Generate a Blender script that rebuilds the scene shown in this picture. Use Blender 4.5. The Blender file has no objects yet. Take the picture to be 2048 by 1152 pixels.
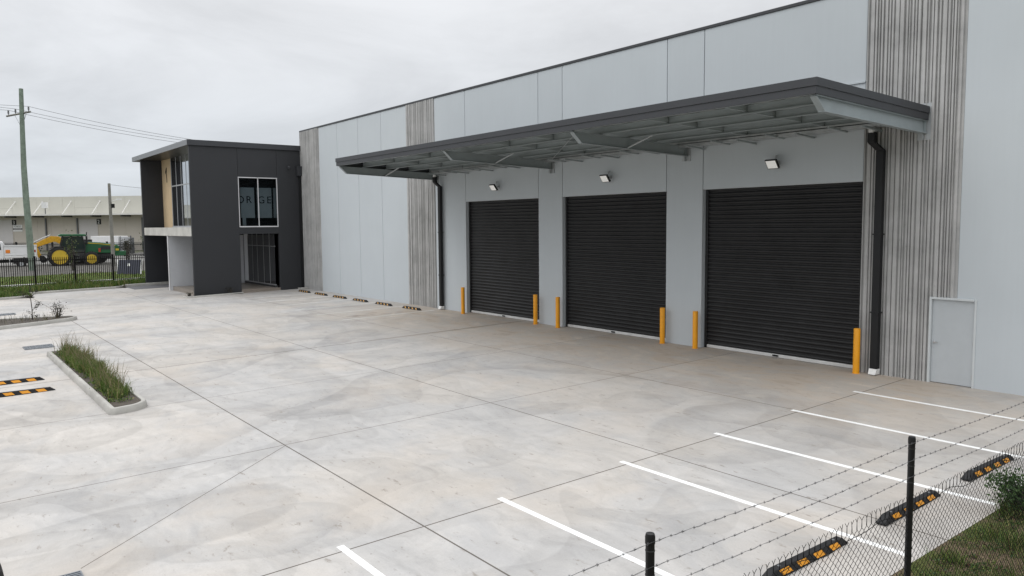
import bpy, math, random
import numpy as np
from mathutils import Vector, Matrix

random.seed(7)
rng = np.random.default_rng(11)
S = bpy.context.scene
COL = S.collection
R = math.radians
GS = 0.018                                   # fall of the yard towards the drain


def g(y):
    return GS * y


# ------------------------------------------------------------------ mesh builder
class MB:
    def __init__(self):
        self.v = []
        self.f = []
        self.m = []
        self.cur = 0

    def add(self, vs, fs):
        b = len(self.v)
        self.v += [tuple(p) for p in vs]
        self.f += [tuple(b + i for i in f) for f in fs]
        self.m += [self.cur] * len(fs)
        return self

    def box(self, x0, x1, y0, y1, z0, z1):
        vs = [(x, y, z) for z in (z0, z1) for y in (y0, y1) for x in (x0, x1)]
        return self.add(vs, [(0, 2, 3, 1), (4, 5, 7, 6), (0, 1, 5, 4), (2, 6, 7, 3), (0, 4, 6, 2), (1, 3, 7, 5)])

    def hexa(self, lo, hi):
        # two quads (4 points each), same winding
        vs = list(lo) + list(hi)
        return self.add(vs, [(3, 2, 1, 0), (4, 5, 6, 7), (0, 1, 5, 4), (1, 2, 6, 5), (2, 3, 7, 6), (3, 0, 4, 7)])

    def prism(self, poly, axis, a, b):
        # poly: 2-D points in the plane perpendicular to axis; extruded from a to b
        def P(p, t):
            if axis == 'x':
                return (t, p[0], p[1])
            if axis == 'y':
                return (p[0], t, p[1])
            return (p[0], p[1], t)
        n = len(poly)
        vs = [P(p, a) for p in poly] + [P(p, b) for p in poly]
        fs = [tuple(range(n - 1, -1, -1)), tuple(range(n, 2 * n))]
        fs += [(i, (i + 1) % n, n + (i + 1) % n, n + i) for i in range(n)]
        return self.add(vs, fs)

    def tube(self, pts, r, n=8, cap=True):
        pts = [Vector(p) for p in pts]
        rs = r if isinstance(r, (list, tuple)) else [r] * len(pts)
        vs, fs = [], []
        for i, p in enumerate(pts):
            d = (pts[min(i + 1, len(pts) - 1)] - pts[max(i - 1, 0)])
            d.normalize()
            a = Vector((0, 0, 1)) if abs(d.z) < .9 else Vector((1, 0, 0))
            u = d.cross(a).normalized()
            w = d.cross(u)
            for k in range(n):
                t = 2 * math.pi * k / n
                vs.append(p + (u * math.cos(t) + w * math.sin(t)) * rs[i])
        for i in range(len(pts) - 1):
            for k in range(n):
                fs.append((i * n + k, i * n + (k + 1) % n, (i + 1) * n + (k + 1) % n, (i + 1) * n + k))
        if cap:
            fs.append(tuple(range(n - 1, -1, -1)))
            fs.append(tuple((len(pts) - 1) * n + k for k in range(n)))
        return self.add(vs, fs)

    def lathe(self, prof, c, axis='z', n=24, cap=True):
        # prof: (radius, height) pairs
        vs, fs = [], []
        for (r, h) in prof:
            for k in range(n):
                t = 2 * math.pi * k / n
                a, b = r * math.cos(t), r * math.sin(t)
                p = (a, b, h) if axis == 'z' else ((a, h, b) if axis == 'y' else (h, a, b))
                vs.append((c[0] + p[0], c[1] + p[1], c[2] + p[2]))
        m = len(prof)
        for i in range(m - 1):
            for k in range(n):
                fs.append((i * n + k, i * n + (k + 1) % n, (i + 1) * n + (k + 1) % n, (i + 1) * n + k))
        if cap:
            fs.append(tuple(range(n - 1, -1, -1)))
            fs.append(tuple((m - 1) * n + k for k in range(n)))
        return self.add(vs, fs)


def wloc(p):
    q = Vector((0, 0, 0))
    while p is not None:
        q += p.location
        p = p.parent
    return q


def obj(name, mb, mats, parent=None, bevel=0, smooth=False, world=True):
    me = bpy.data.meshes.new(name)
    off = wloc(parent) if (parent is not None and world) else Vector((0, 0, 0))
    me.from_pydata([(x - off.x, y - off.y, z - off.z) for x, y, z in mb.v], [], mb.f)
    if not isinstance(mats, (list, tuple)):
        mats = [mats]
    for m in mats:
        me.materials.append(m)
    if len(mats) > 1:
        me.polygons.foreach_set('material_index', mb.m)
    if smooth:
        me.polygons.foreach_set('use_smooth', [True] * len(mb.f))
    me.update()
    o = bpy.data.objects.new(name, me)
    COL.objects.link(o)
    o.parent = parent
    if bevel:
        b = o.modifiers.new('bevel', 'BEVEL')
        b.width = bevel
        b.segments = 2
        b.limit_method = 'ANGLE'
        b.angle_limit = R(40)
    if smooth:
        try:
            me.set_sharp_from_angle(angle=R(40))
        except Exception:
            pass
    return o


def tag(o, label=None, cat=None, group=None, kind=None):
    if label:
        o['label'] = label
    if cat:
        o['category'] = cat
    if group:
        o['group'] = group
    if kind:
        o['kind'] = kind
    return o


def thing(name, label, cat, loc=(0, 0, 0), rotz=0, group=None):
    o = bpy.data.objects.new(name, None)
    COL.objects.link(o)
    o.location = loc
    o.rotation_euler = (0, 0, rotz)
    o.empty_display_size = .2
    return tag(o, label, cat, group)


def dup(root, loc, rotz, label):
    def cp(o, par):
        c = o.copy()
        COL.objects.link(c)
        c.parent = par
        for ch in o.children:
            cp(ch, c)
        return c
    kids = list(root.children)
    r = root.copy()
    COL.objects.link(r)
    for ch in kids:
        cp(ch, r)
    r.location = loc
    r.rotation_euler = (0, 0, rotz)
    r['label'] = label
    return r


# ------------------------------------------------------------------ materials
def nodes(name):
    m = bpy.data.materials.new(name)
    m.use_nodes = True
    nt = m.node_tree
    return m, nt, nt.nodes['Principled BSDF']


def N(nt, t, **kw):
    n = nt.nodes.new(t)
    for k, v in kw.items():
        if k.startswith('i_'):
            n.inputs[k[2:].replace('_', ' ')].default_value = v
        else:
            setattr(n, k, v)
    return n


def L(nt, a, b):
    nt.links.new(a, b)


def math_n(nt, op, a, b=None, c=None):
    n = nt.nodes.new('ShaderNodeMath')
    n.operation = op
    for i, x in enumerate((a, b, c)):
        if x is None:
            continue
        if isinstance(x, (int, float)):
            n.inputs[i].default_value = x
        else:
            nt.links.new(x, n.inputs[i])
    return n.outputs[0]


def ramp(nt, fac, stops):
    n = nt.nodes.new('ShaderNodeValToRGB')
    el = n.color_ramp.elements
    el[0].position, el[1].position = stops[0][0], stops[-1][0]

    def c4(c):
        return (c, c, c, 1) if isinstance(c, (int, float)) else (*c, 1)
    el[0].color, el[1].color = c4(stops[0][1]), c4(stops[-1][1])
    for p, c in stops[1:-1]:
        e = el.new(p)
        e.color = c4(c)
    nt.links.new(fac, n.inputs[0])
    return n.outputs[0]


def noise(nt, co, scale, detail=4, rough=.55, dist=0):
    n = nt.nodes.new('ShaderNodeTexNoise')
    n.inputs['Scale'].default_value = scale
    n.inputs['Detail'].default_value = detail
    n.inputs['Roughness'].default_value = rough
    n.inputs['Distortion'].default_value = dist
    nt.links.new(co, n.inputs['Vector'])
    return n.outputs['Fac']


def mapping(nt, co, sc=(1, 1, 1), rot=(0, 0, 0), loc=(0, 0, 0)):
    n = nt.nodes.new('ShaderNodeMapping')
    n.inputs['Scale'].default_value = sc
    n.inputs['Rotation'].default_value = rot
    n.inputs['Location'].default_value = loc
    nt.links.new(co, n.inputs['Vector'])
    return n.outputs[0]


def mixc(nt, fac, a, b, mode='MIX'):
    n = nt.nodes.new('ShaderNodeMix')
    n.data_type = 'RGBA'
    n.blend_type = mode
    for k, s, x in ((0, n.inputs[0], fac), (1, n.inputs[6], a), (2, n.inputs[7], b)):
        if isinstance(x, (int, float)):
            s.default_value = x if k == 0 else (x, x, x, 1)
        elif isinstance(x, tuple):
            s.default_value = (*x, 1)
        else:
            nt.links.new(x, s)
    return n.outputs[2]


def bump(nt, h, bsdf, strength=.2, dist=.01):
    n = nt.nodes.new('ShaderNodeBump')
    n.inputs['Strength'].default_value = strength
    n.inputs['Distance'].default_value = dist
    nt.links.new(h, n.inputs['Height'])
    nt.links.new(n.outputs[0], bsdf.inputs['Normal'])


def paint(name, col, rough=.5, metal=0, var=.06, scale=3, streak=False, spec=.5, bmp=0, fine=.0):
    """a painted or plain surface with soft uneven tone, optional vertical streaks"""
    m, nt, b = nodes(name)
    tc = N(nt, 'ShaderNodeTexCoord')
    co = tc.outputs['Object']
    a = noise(nt, co, scale, 5, .6)
    k = ramp(nt, a, [(.3, 1 - var), (.7, 1 + var)])
    c = mixc(nt, 1, tuple(col), k, 'MULTIPLY')
    if streak:
        s = noise(nt, mapping(nt, co, (6, 6, .25)), 1.5, 4, .6)
        c = mixc(nt, 1, c, ramp(nt, s, [(.35, 1 - var * .5), (.62, 1 + var * .25)]), 'MULTIPLY')
    if name == 'panel_paint':
        oi = N(nt, 'ShaderNodeObjectInfo')
        c = mixc(nt, 1, c, ramp(nt, oi.outputs['Random'], [(0, .965), (1, 1.02)]), 'MULTIPLY')
    if fine:
        s = noise(nt, co, 60, 2, .5)
        c = mixc(nt, 1, c, ramp(nt, s, [(.3, 1 - fine), (.7, 1 + fine)]), 'MULTIPLY')
    L(nt, c, b.inputs['Base Color'])
    b.inputs['Roughness'].default_value = rough
    b.inputs['Metallic'].default_value = metal
    b.inputs['Specular IOR Level'].default_value = spec
    if bmp:
        bump(nt, noise(nt, co, 90, 3), b, bmp, .004)
    return m


def leafmat(name, cols, rough=.6):
    m, nt, b = nodes(name)
    geo = N(nt, 'ShaderNodeNewGeometry')
    n = len(cols)
    c = ramp(nt, geo.outputs['Random Per Island'], [(i / (n - 1), cols[i]) for i in range(n)])
    L(nt, c, b.inputs['Base Color'])
    b.inputs['Roughness'].default_value = rough
    b.inputs['Specular IOR Level'].default_value = .25
    tr = N(nt, 'ShaderNodeBsdfTranslucent')
    L(nt, c, tr.inputs[0])
    mx = N(nt, 'ShaderNodeMixShader')
    mx.inputs[0].default_value = .25
    L(nt, b.outputs[0], mx.inputs[1])
    L(nt, tr.outputs[0], mx.inputs[2])
    L(nt, mx.outputs[0], nt.nodes['Material Output'].inputs[0])
    return m


def glassmat(name, tint=(.05, .055, .06), refl=.08, trans=0.0):
    """window glass: dark interior tint, mirror gloss, and (trans > 0) a see-through share"""
    m, nt, b = nodes(name)
    b.inputs['Base Color'].default_value = (*tint, 1)
    b.inputs['Roughness'].default_value = .02
    b.inputs['IOR'].default_value = 1.52
    b.inputs['Specular IOR Level'].default_value = refl
    if trans:
        t = N(nt, 'ShaderNodeBsdfTransparent')
        t.inputs[0].default_value = (.62, .66, .68, 1)
        mx = N(nt, 'ShaderNodeMixShader')
        mx.inputs[0].default_value = trans
        L(nt, b.outputs[0], mx.inputs[1])
        L(nt, t.outputs[0], mx.inputs[2])
        L(nt, mx.outputs[0], nt.nodes['Material Output'].inputs[0])
    return m


def concrete_yard_mat():
    m, nt, b = nodes('yard_concrete')
    tc = N(nt, 'ShaderNodeTexCoord')
    co = tc.outputs['Object']
    sx = N(nt, 'ShaderNodeSeparateXYZ')
    L(nt, co, sx.inputs[0])
    X, Y = sx.outputs[0], sx.outputs[1]
    warp = N(nt, 'ShaderNodeTexNoise')
    warp.inputs['Scale'].default_value = .5
    warp.inputs['Detail'].default_value = 3
    L(nt, co, warp.inputs['Vector'])
    wv = N(nt, 'ShaderNodeVectorMath', operation='MULTIPLY_ADD')
    L(nt, warp.outputs['Color'], wv.inputs[0])
    wv.inputs[1].default_value = (1.6, 1.6, 0)
    L(nt, co, wv.inputs[2])
    wco = wv.outputs[0]
    # cloudy curing tone, warm to cool
    big = noise(nt, wco, .20, 7, .62)
    c = ramp(nt, big, [(.30, (.405, .395, .38)), (.44, (.42, .41, .395)), (.52, (.40, .40, .398)),
                       (.60, (.375, .38, .385)), (.72, (.43, .427, .42))])
    # broad pours, lighter towards the street end
    c = mixc(nt, 1, c, ramp(nt, math_n(nt, 'MULTIPLY_ADD', Y, .05, 1.0), [(.05, 1.04), (.5, .99), (.95, .95)]), 'MULTIPLY')
    # finishing streaks left by the float, in two passes
    st = noise(nt, mapping(nt, wco, (.30, 1.5, 1), (0, 0, R(28))), 1.5, 8, .68)
    c = mixc(nt, 1, c, ramp(nt, st, [(.30, .88), (.42, .965), (.52, 1.0), (.66, 1.045)]), 'MULTIPLY')
    st2 = noise(nt, mapping(nt, wco, (1.7, .33, 1), (0, 0, R(-14)), (7, 3, 0)), 1.4, 8, .68)
    c = mixc(nt, 1, c, ramp(nt, st2, [(.30, .90), (.42, .97), (.52, 1.0), (.68, 1.04)]), 'MULTIPLY')
    mo = noise(nt, mapping(nt, wco, (.8, 1.6, 1), (0, 0, R(20)), (2, 9, 0)), 3.2, 9, .7)
    c = mixc(nt, 1, c, ramp(nt, mo, [(.30, .90), (.5, 1.0), (.7, 1.06)]), 'MULTIPLY')
    # blue-grey wet-cured smears
    sm = noise(nt, mapping(nt, wco, (.5, 1.2, 1), (0, 0, R(40)), (17, 5, 0)), .8, 7, .66)
    c = mixc(nt, ramp(nt, sm, [(.54, 0.0), (.68, .42)]), c, (.315, .325, .34))
    # drying rings: sharp-edged slightly darker patches
    for sc, lo, k, seed in ((.16, .545, .86, 3.1), (.11, .55, .88, 9.7), (.3, .58, .90, 21.0), (.2, .50, .93, 33.0), (.24, .56, .90, 51.0)):
        t = noise(nt, mapping(nt, co, (1, 1, 1), (0, 0, 0), (seed, seed * 2, 0)), sc, 1.5, .4, .3)
        c = mixc(nt, 1, c, ramp(nt, t, [(lo, 1.0), (lo + .0025, k), (lo + .08, 1.0)]), 'MULTIPLY')
    # warm clay film
    cl = noise(nt, mapping(nt, wco, (1, 1, 1), (0, 0, 0), (40, 11, 0)), .35, 5, .6)
    c = mixc(nt, ramp(nt, cl, [(.52, 0.0), (.72, .42)]), c, (.44, .395, .345))
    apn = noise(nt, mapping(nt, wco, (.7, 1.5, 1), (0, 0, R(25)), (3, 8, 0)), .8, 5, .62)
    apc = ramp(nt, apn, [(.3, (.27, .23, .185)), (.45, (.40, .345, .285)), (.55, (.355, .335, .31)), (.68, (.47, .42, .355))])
    # apron in front of the roller doors: some damp, mostly canopy shade mixed into the colour
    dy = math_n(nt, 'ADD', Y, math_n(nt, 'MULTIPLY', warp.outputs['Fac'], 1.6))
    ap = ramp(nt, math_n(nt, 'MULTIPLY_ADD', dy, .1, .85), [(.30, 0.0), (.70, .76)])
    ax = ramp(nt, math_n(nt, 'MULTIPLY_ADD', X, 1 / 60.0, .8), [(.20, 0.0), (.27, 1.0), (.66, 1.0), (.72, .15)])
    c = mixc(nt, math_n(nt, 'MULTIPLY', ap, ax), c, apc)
    js = math_n(nt, 'ABSOLUTE', math_n(nt, 'ADD', X, 24.42))
    js = ramp(nt, math_n(nt, 'ADD', js, math_n(nt, 'MULTIPLY', apn, .25)), [(.14, .55), (.36, 0.0)])
    jy = ramp(nt, math_n(nt, 'MULTIPLY_ADD', Y, .1, 1.0), [(.15, 0.0), (.5, .6), (.75, 1.0), (.93, .3)])
    c = mixc(nt, math_n(nt, 'MULTIPLY', js, jy), c, (.17, .145, .115))
    # scuffs and dirt specks
    sp = noise(nt, mapping(nt, co, (1.2, 3.2, 1), (0, 0, R(30))), 2.6, 5, .7)
    c = mixc(nt, ramp(nt, sp, [(.61, 0.0), (.70, .65)]), c, (.19, .172, .15))
    sp2 = noise(nt, co, 13, 2, .5)
    c = mixc(nt, ramp(nt, sp2, [(.74, 0.0), (.78, .6)]), c, (.13, .12, .11))
    sd_ = math_n(nt, 'MULTIPLY', math_n(nt, 'LESS_THAN', math_n(nt, 'ABSOLUTE', math_n(nt, 'ADD', X, 31.3)), .42),
                 math_n(nt, 'MULTIPLY', math_n(nt, 'LESS_THAN', Y, -1.7), math_n(nt, 'GREATER_THAN', Y, -4.6)))
    sn_ = ramp(nt, noise(nt, mapping(nt, co, (2.2, .5, 1), (0, 0, R(8))), 1.6, 6, .7), [(.5, 0.0), (.62, .75)])
    c = mixc(nt, math_n(nt, 'MULTIPLY', sd_, sn_), c, (.12, .105, .09))
    c = mixc(nt, 1, c, (1.05, 1.013, .978), 'MULTIPLY')
    fi = noise(nt, co, 45, 3, .6)
    c = mixc(nt, 1, c, ramp(nt, fi, [(.3, .955), (.7, 1.045)]), 'MULTIPLY')
    # per-slab tone
    fl = N(nt, 'ShaderNodeCombineXYZ')
    L(nt, math_n(nt, 'FLOOR', math_n(nt, 'DIVIDE', math_n(nt, 'ADD', X, 9.0), 5.15)), fl.inputs[0])
    L(nt, math_n(nt, 'FLOOR', math_n(nt, 'DIVIDE', math_n(nt, 'ADD', Y, 14.12), 4.7)), fl.inputs[1])
    wn = N(nt, 'ShaderNodeTexWhiteNoise', noise_dimensions='2D')
    L(nt, fl.outputs[0], wn.inputs['Vector'])
    c = mixc(nt, 1, c, ramp(nt, wn.outputs['Value'], [(0, .955), (1, 1.03)]), 'MULTIPLY')
    # sawn joints
    masks = []

    def line(v, p, w):
        masks.append(math_n(nt, 'LESS_THAN', math_n(nt, 'ABSOLUTE', math_n(nt, 'SUBTRACT', v, p)), w))
    for x in (-9.0, -14.15, -19.35, -24.5, -29.6, -34.8, -40.0, -45.1, -50.3):
        line(X, x, {-9.0: .013, -24.5: .022}.get(x, .010))
    for y, w in ((-14.12, .0135), (-9.21, .012), (-4.76, .010), (-19.0, .010)):
        line(Y, y, w)
    # diagonal hip joint to the drain: from (-14.1,-14.12) to (-10.75,-18.05)
    dx, dyy = 3.35, -3.93
    ln = math.hypot(dx, dyy)
    nx, ny = -dyy / ln, dx / ln
    d = math_n(nt, 'ADD', math_n(nt, 'MULTIPLY', math_n(nt, 'ADD', X, 14.1), nx),
               math_n(nt, 'MULTIPLY', math_n(nt, 'ADD', Y, 14.12), ny))
    dl = math_n(nt, 'LESS_THAN', math_n(nt, 'ABSOLUTE', d), .008)
    dl = math_n(nt, 'MULTIPLY', dl, math_n(nt, 'LESS_THAN', Y, -14.12))
    dl = math_n(nt, 'MULTIPLY', dl, math_n(nt, 'GREATER_THAN', Y, -18.1))
    dl = math_n(nt, 'MULTIPLY', dl, math_n(nt, 'GREATER_THAN', X, -14.2))
    masks.append(dl)
    tot = masks[0]
    for k in masks[1:]:
        tot = math_n(nt, 'MAXIMUM', tot, k)
    c = mixc(nt, math_n(nt, 'MULTIPLY', tot, .9), c, (.075, .062, .05))
    L(nt, c, b.inputs['Base Color'])
    L(nt, ramp(nt, big, [(.3, .62), (.7, .8)]), b.inputs['Roughness'])
    b.inputs['Specular IOR Level'].default_value = .35
    bump(nt, math_n(nt, 'SUBTRACT', math_n(nt, 'ADD', fi, math_n(nt, 'MULTIPLY', st, .6)), math_n(nt, 'MULTIPLY', tot, 2)), b, .12, .006)
    return m


def raw_concrete(name, base=(.36, .355, .335), streak=True):
    m, nt, b = nodes(name)
    tc = N(nt, 'ShaderNodeTexCoord')
    co = tc.outputs['Object']
    a = noise(nt, co, 1.1, 6, .65)
    c = mixc(nt, 1, tuple(base), ramp(nt, a, [(.3, .78), (.5, 1.0), (.7, 1.16)]), 'MULTIPLY')
    if streak:
        s = noise(nt, mapping(nt, co, (9, 9, .16)), 1.4, 5, .65)
        c = mixc(nt, 1, c, ramp(nt, s, [(.3, .87), (.52, 1.0), (.72, 1.07)]), 'MULTIPLY')
        s2 = noise(nt, mapping(nt, co, (40, 40, .5)), 1.2, 3, .6)
        c = mixc(nt, 1, c, ramp(nt, s2, [(.3, .94), (.7, 1.05)]), 'MULTIPLY')
    p = noise(nt, co, 14, 3, .6)
    c = mixc(nt, ramp(nt, p, [(.68, 0.0), (.74, .45)]), c, (.16, .155, .145))
    w = noise(nt, mapping(nt, co, (1, 1, .6), (0, 0, 0), (5, 5, 5)), 2.3, 5, .7)
    c = mixc(nt, ramp(nt, w, [(.62, 0.0), (.72, .35)]), c, (.55, .55, .54))
    L(nt, c, b.inputs['Base Color'])
    b.inputs['Roughness'].default_value = .85
    b.inputs['Specular IOR Level'].default_value = .25
    bump(nt, math_n(nt, 'ADD', p, noise(nt, co, 60, 3)), b, .25, .006)
    return m


M = {}
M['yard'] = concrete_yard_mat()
M['panel'] = paint('panel_paint', (.505, .542, .566), .62, var=.02, scale=.6, streak=True, spec=.3, bmp=.05)
M['panel_gap'] = paint('joint_sealant', (.10, .10, .105), .8)
M['ribbed'] = raw_concrete('ribbed_concrete', (.435, .433, .425))
M['cap'] = paint('roof_flashing', (.035, .037, .042), .45)
M['fascia'] = paint('fascia_metal', (.036, .038, .043), .45, var=.05, scale=1.5, streak=True)
M['steel'] = paint('painted_steel', (.29, .325, .335), .5, var=.07, scale=2)
M['galv'] = paint('galvanised_steel', (.42, .44, .45), .45, metal=.3, var=.12, scale=5)
M['sheet'] = paint('roof_sheet', (.40, .425, .405), .5, var=.06)
M['roller'] = paint('roller_curtain', (.0185, .0185, .0195), .46, var=.22, scale=1.2, fine=.06, spec=.35)
M['guide'] = paint('door_guide', (.012, .012, .013), .5)
M['alu'] = paint('bottom_bar', (.62, .62, .61), .4, metal=.1, var=.1)
M['black'] = paint('black_steel', (.009, .009, .0095), .45, spec=.3)
M['fence_black'] = paint('fence_black', (.007, .007, .0075), .7, spec=.15)
M['blackmat'] = paint('black_matte', (.02, .02, .02), .75, var=.15)
M['yellow'] = paint('bollard_yellow', (.82, .345, .005), .42, var=.07, scale=4, fine=.04)
M['door'] = paint('door_paint', (.47, .50, .52), .5, var=.03)
M['doorframe'] = paint('door_frame_paint', (.56, .59, .60), .5, var=.03)
M['chrome'] = paint('brushed_metal', (.5, .5, .5), .3, metal=.9)
M['pipe'] = paint('downpipe_paint', (.012, .0125, .0135), .5, spec=.3)
M['white'] = paint('white_paint', (.74, .74, .73), .5, var=.05, scale=6)
M['line'] = paint('line_paint', (.78, .78, .77), .65, var=.09, scale=7, fine=.08)
M['line_worn'] = paint('worn_line_paint', (.60, .595, .58), .7, var=.18, scale=1.3, fine=.1)
M['lens'] = paint('lamp_lens', (.80, .80, .78), .35)
M['lens'].node_tree.nodes['Principled BSDF'].inputs['Emission Color'].default_value = (1, .99, .95, 1)
M['lens'].node_tree.nodes['Principled BSDF'].inputs['Emission Strength'].default_value = .22
M['office'] = paint('office_cladding', (.0205, .0218, .025), .62, var=.05, scale=.7, streak=True, bmp=.06)
M['officeroof'] = paint('office_fascia', (.17, .18, .19), .4, var=.04)
M['timber'] = paint('timber_panel', (.68, .52, .325), .55, var=.07, scale=1.2, streak=True)
M['lintel'] = raw_concrete('lintel_concrete', (.50, .49, .455), False)
M['greywall'] = paint('entry_wall_paint', (.58, .595, .62), .6, var=.03)
M['whitetrim'] = paint('white_trim', (.56, .56, .57), .4, var=.04)
M['aluframe'] = paint('window_alu', (.50, .51, .52), .4, metal=.2)
def mirror_glass(name):
    m, nt, b = nodes(name)
    b.inputs['Base Color'].default_value = (.012, .013, .015, 1)
    b.inputs['Roughness'].default_value = .1
    gl = N(nt, 'ShaderNodeBsdfGlossy')
    gl.inputs['Color'].default_value = (.82, .86, .90, 1)
    gl.inputs['Roughness'].default_value = .015
    lw = N(nt, 'ShaderNodeLayerWeight')
    mx = N(nt, 'ShaderNodeMixShader')
    L(nt, ramp(nt, lw.outputs['Facing'], [(.1, .12), (.55, .3), (.85, .85)]), mx.inputs[0])
    L(nt, b.outputs[0], mx.inputs[1])
    L(nt, gl.outputs[0], mx.inputs[2])
    L(nt, mx.outputs[0], nt.nodes['Material Output'].inputs[0])
    return m


M['glass'] = mirror_glass('window_glass')
M['glass_dark'] = glassmat('window_glass_dark', (.012, .013, .015), .5)
M['letter'] = paint('letter_grey', (.04, .04, .04), .7)
M['grey_alu'] = paint('grey_alu_frame', (.25, .255, .26), .4, metal=.2)
M['glass_see'] = glassmat('window_glass_clear', (.010, .011, .012), .25, .92)
M['floor'] = paint('porch_tile', (.22, .19, .16), .35, var=.08, scale=3)
M['kerb'] = raw_concrete('kerb_concrete', (.37, .36, .335), False)
M['rubber'] = paint('wheel_stop_rubber', (.015, .015, .016), .6, var=.3, scale=9, fine=.15, spec=.25)
M['reflector'] = paint('reflector_orange', (.72, .30, .015), .4, var=.1, scale=20)
M['reflector_pale'] = paint('reflector_faded', (.72, .42, .14), .5, var=.1)
M['soil'] = paint('soil', (.055, .045, .035), .95, var=.4, scale=4, fine=.3)
M['asphalt'] = paint('driveway_asphalt', (.11, .11, .118), .85, var=.12, scale=2, fine=.15)
M['path'] = paint('footpath_concrete', (.34, .335, .32), .85, var=.1, scale=1.0)
M['poleg'] = paint('treated_timber', (.155, .195, .155), .85, var=.25, scale=3, streak=True)
M['polew'] = paint('weathered_timber', (.19, .185, .165), .85, var=.25, scale=3, streak=True)
M['farwall'] = paint('cream_panel', (.52, .51, .455), .7, var=.03, scale=.3, streak=True)
M['farwall_low'] = paint('taupe_panel', (.50, .46, .405), .7, var=.03, scale=.3)
M['fardoor'] = paint('far_roller_door', (.54, .52, .515), .6, var=.03)
M['farcanopy'] = paint('far_canopy_white', (.64, .63, .60), .5, var=.04)
M['farsteel'] = paint('far_canopy_steel', (.045, .045, .045), .6)
M['tgreen'] = paint('tractor_green', (.014, .095, .035), .45, var=.08)
M['tyellow'] = paint('tractor_yellow', (.55, .38, .03), .5, var=.08)
M['eyellow'] = paint('digger_yellow', (.56, .30, .012), .5, var=.22, scale=5)
M['tyre'] = paint('tyre_rubber', (.02, .019, .018), .8, var=.3, scale=8)
M['vehwhite'] = paint('vehicle_white', (.72, .72, .72), .35, var=.03)
M['vehglass'] = glassmat('vehicle_glass', (.02, .03, .03), .6)
M['amber'] = paint('amber_lamp', (.75, .22, .02), .3)
M['red'] = paint('red_lamp', (.35, .05, .03), .3)
M['navy'] = paint('navy_board', (.03, .035, .055), .5, var=.1)
M['wire'] = paint('wire_dark', (.03, .03, .032), .5)
M['barb'] = paint('galv_wire', (.10, .10, .105), .5, metal=.4)
M['cable'] = paint('cable', (.12, .12, .125), .6)
M['grey_dark'] = paint('grille_steel', (.14, .145, .15), .5, metal=.4)
M['bluegrate'] = paint('grate_galvanised', (.20, .215, .235), .45, metal=.4, var=.15, scale=8)
M['pit'] = paint('drain_pit', (.02, .02, .022), .9)
M['interior'] = paint('interior_lining', (.62, .63, .62), .8)
M['intdark'] = paint('interior_dark', (.03, .03, .032), .8)
M['grass'] = leafmat('grass_blade', [(.05, .085, .014), (.085, .14, .022), (.11, .165, .03), (.15, .18, .045), (.22, .20, .08)])
M['grass_deep'] = leafmat('grass_blade_deep', [(.032, .065, .016), (.055, .105, .02), (.075, .135, .026), (.10, .15, .03), (.12, .14, .05)])
M['stalk'] = leafmat('seed_stalk', [(.10, .11, .045), (.17, .15, .08), (.22, .18, .11), (.08, .10, .03)])
M['drygrass'] = leafmat('dry_grass', [(.20, .165, .085), (.30, .25, .13), (.13, .115, .05), (.14, .07, .04)])
M['leaf'] = leafmat('shrub_leaf', [(.03, .062, .02), (.05, .095, .028), (.075, .13, .036)])
M['leaf_red'] = leafmat('red_leaf', [(.07, .035, .025), (.10, .05, .03), (.05, .05, .02), (.13, .08, .05)])
M['leaf_lite'] = leafmat('light_leaf', [(.07, .085, .03), (.10, .12, .045), (.05, .075, .02)])
M['leaf_dark'] = leafmat('dark_leaf', [(.02, .022, .014), (.035, .035, .02), (.05, .045, .03)])
M['bark'] = paint('bark', (.055, .045, .036), .9, var=.3, scale=10)


def terrain_mat():
    m, nt, b = nodes('terrain')
    tc = N(nt, 'ShaderNodeTexCoord')
    co = tc.outputs['Object']
    a = noise(nt, co, .35, 6, .65)
    gr = ramp(nt, noise(nt, co, 2.5, 5, .7), [(.3, (.04, .055, .014)), (.5, (.075, .095, .028)), (.7, (.11, .115, .045))])
    di = ramp(nt, noise(nt, co, 1.2, 6, .7), [(.3, (.12, .11, .10)), (.5, (.18, .17, .155)), (.7, (.25, .24, .22))])
    L(nt, mixc(nt, ramp(nt, a, [(.46, 0.0), (.54, 1.0)]), gr, di), b.inputs['Base Color'])
    b.inputs['Roughness'].default_value = .95
    b.inputs['Specular IOR Level'].default_value = .1
    bump(nt, noise(nt, co, 12, 4), b, .5, .05)
    return m


M['terrain'] = terrain_mat()
M['lawn'] = paint('mown_grass', (.075, .105, .025), .95, var=.3, scale=1.5, fine=.35, spec=.1)
M['gravel'] = paint('gravel_verge_stone', (.13, .125, .115), .95, var=.25, scale=1.2, fine=.3, spec=.1)

# ------------------------------------------------------------------ ground
def terrain_h(x, y):
    base = GS * max(min(y, 0), -40) - .10
    if x > -62:
        return base
    t = min(1, (-62 - x) / 26)
    return base * (1 - t) + .28 * t


def sheet(name, xs, ys, hf, mat, lift=0):
    mb = MB()
    nx, ny = len(xs), len(ys)
    for y in ys:
        for x in xs:
            mb.v.append((x, y, hf(x, y) + lift))
    for j in range(ny - 1):
        for i in range(nx - 1):
            a = j * nx + i
            mb.f.append((a, a + 1, a + nx + 1, a + nx))
            mb.m.append(0)
    return obj(name, mb, mat, smooth=True)


xs = [-900, -500, -300, -200, -150, -130, -110] + list(range(-100, -60, 2)) + [-58, -50, -40, -20, 0, 20, 60, 150, 400, 900]
ys = [-900, -400, -150, -80, -40, -30, -25, -20, -16, -12, -8, -4, 0, 6, 14, 25, 50, 100, 250, 500, 900]
tag(sheet('ground', xs, ys, terrain_h, M['terrain']), kind='structure')

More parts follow.
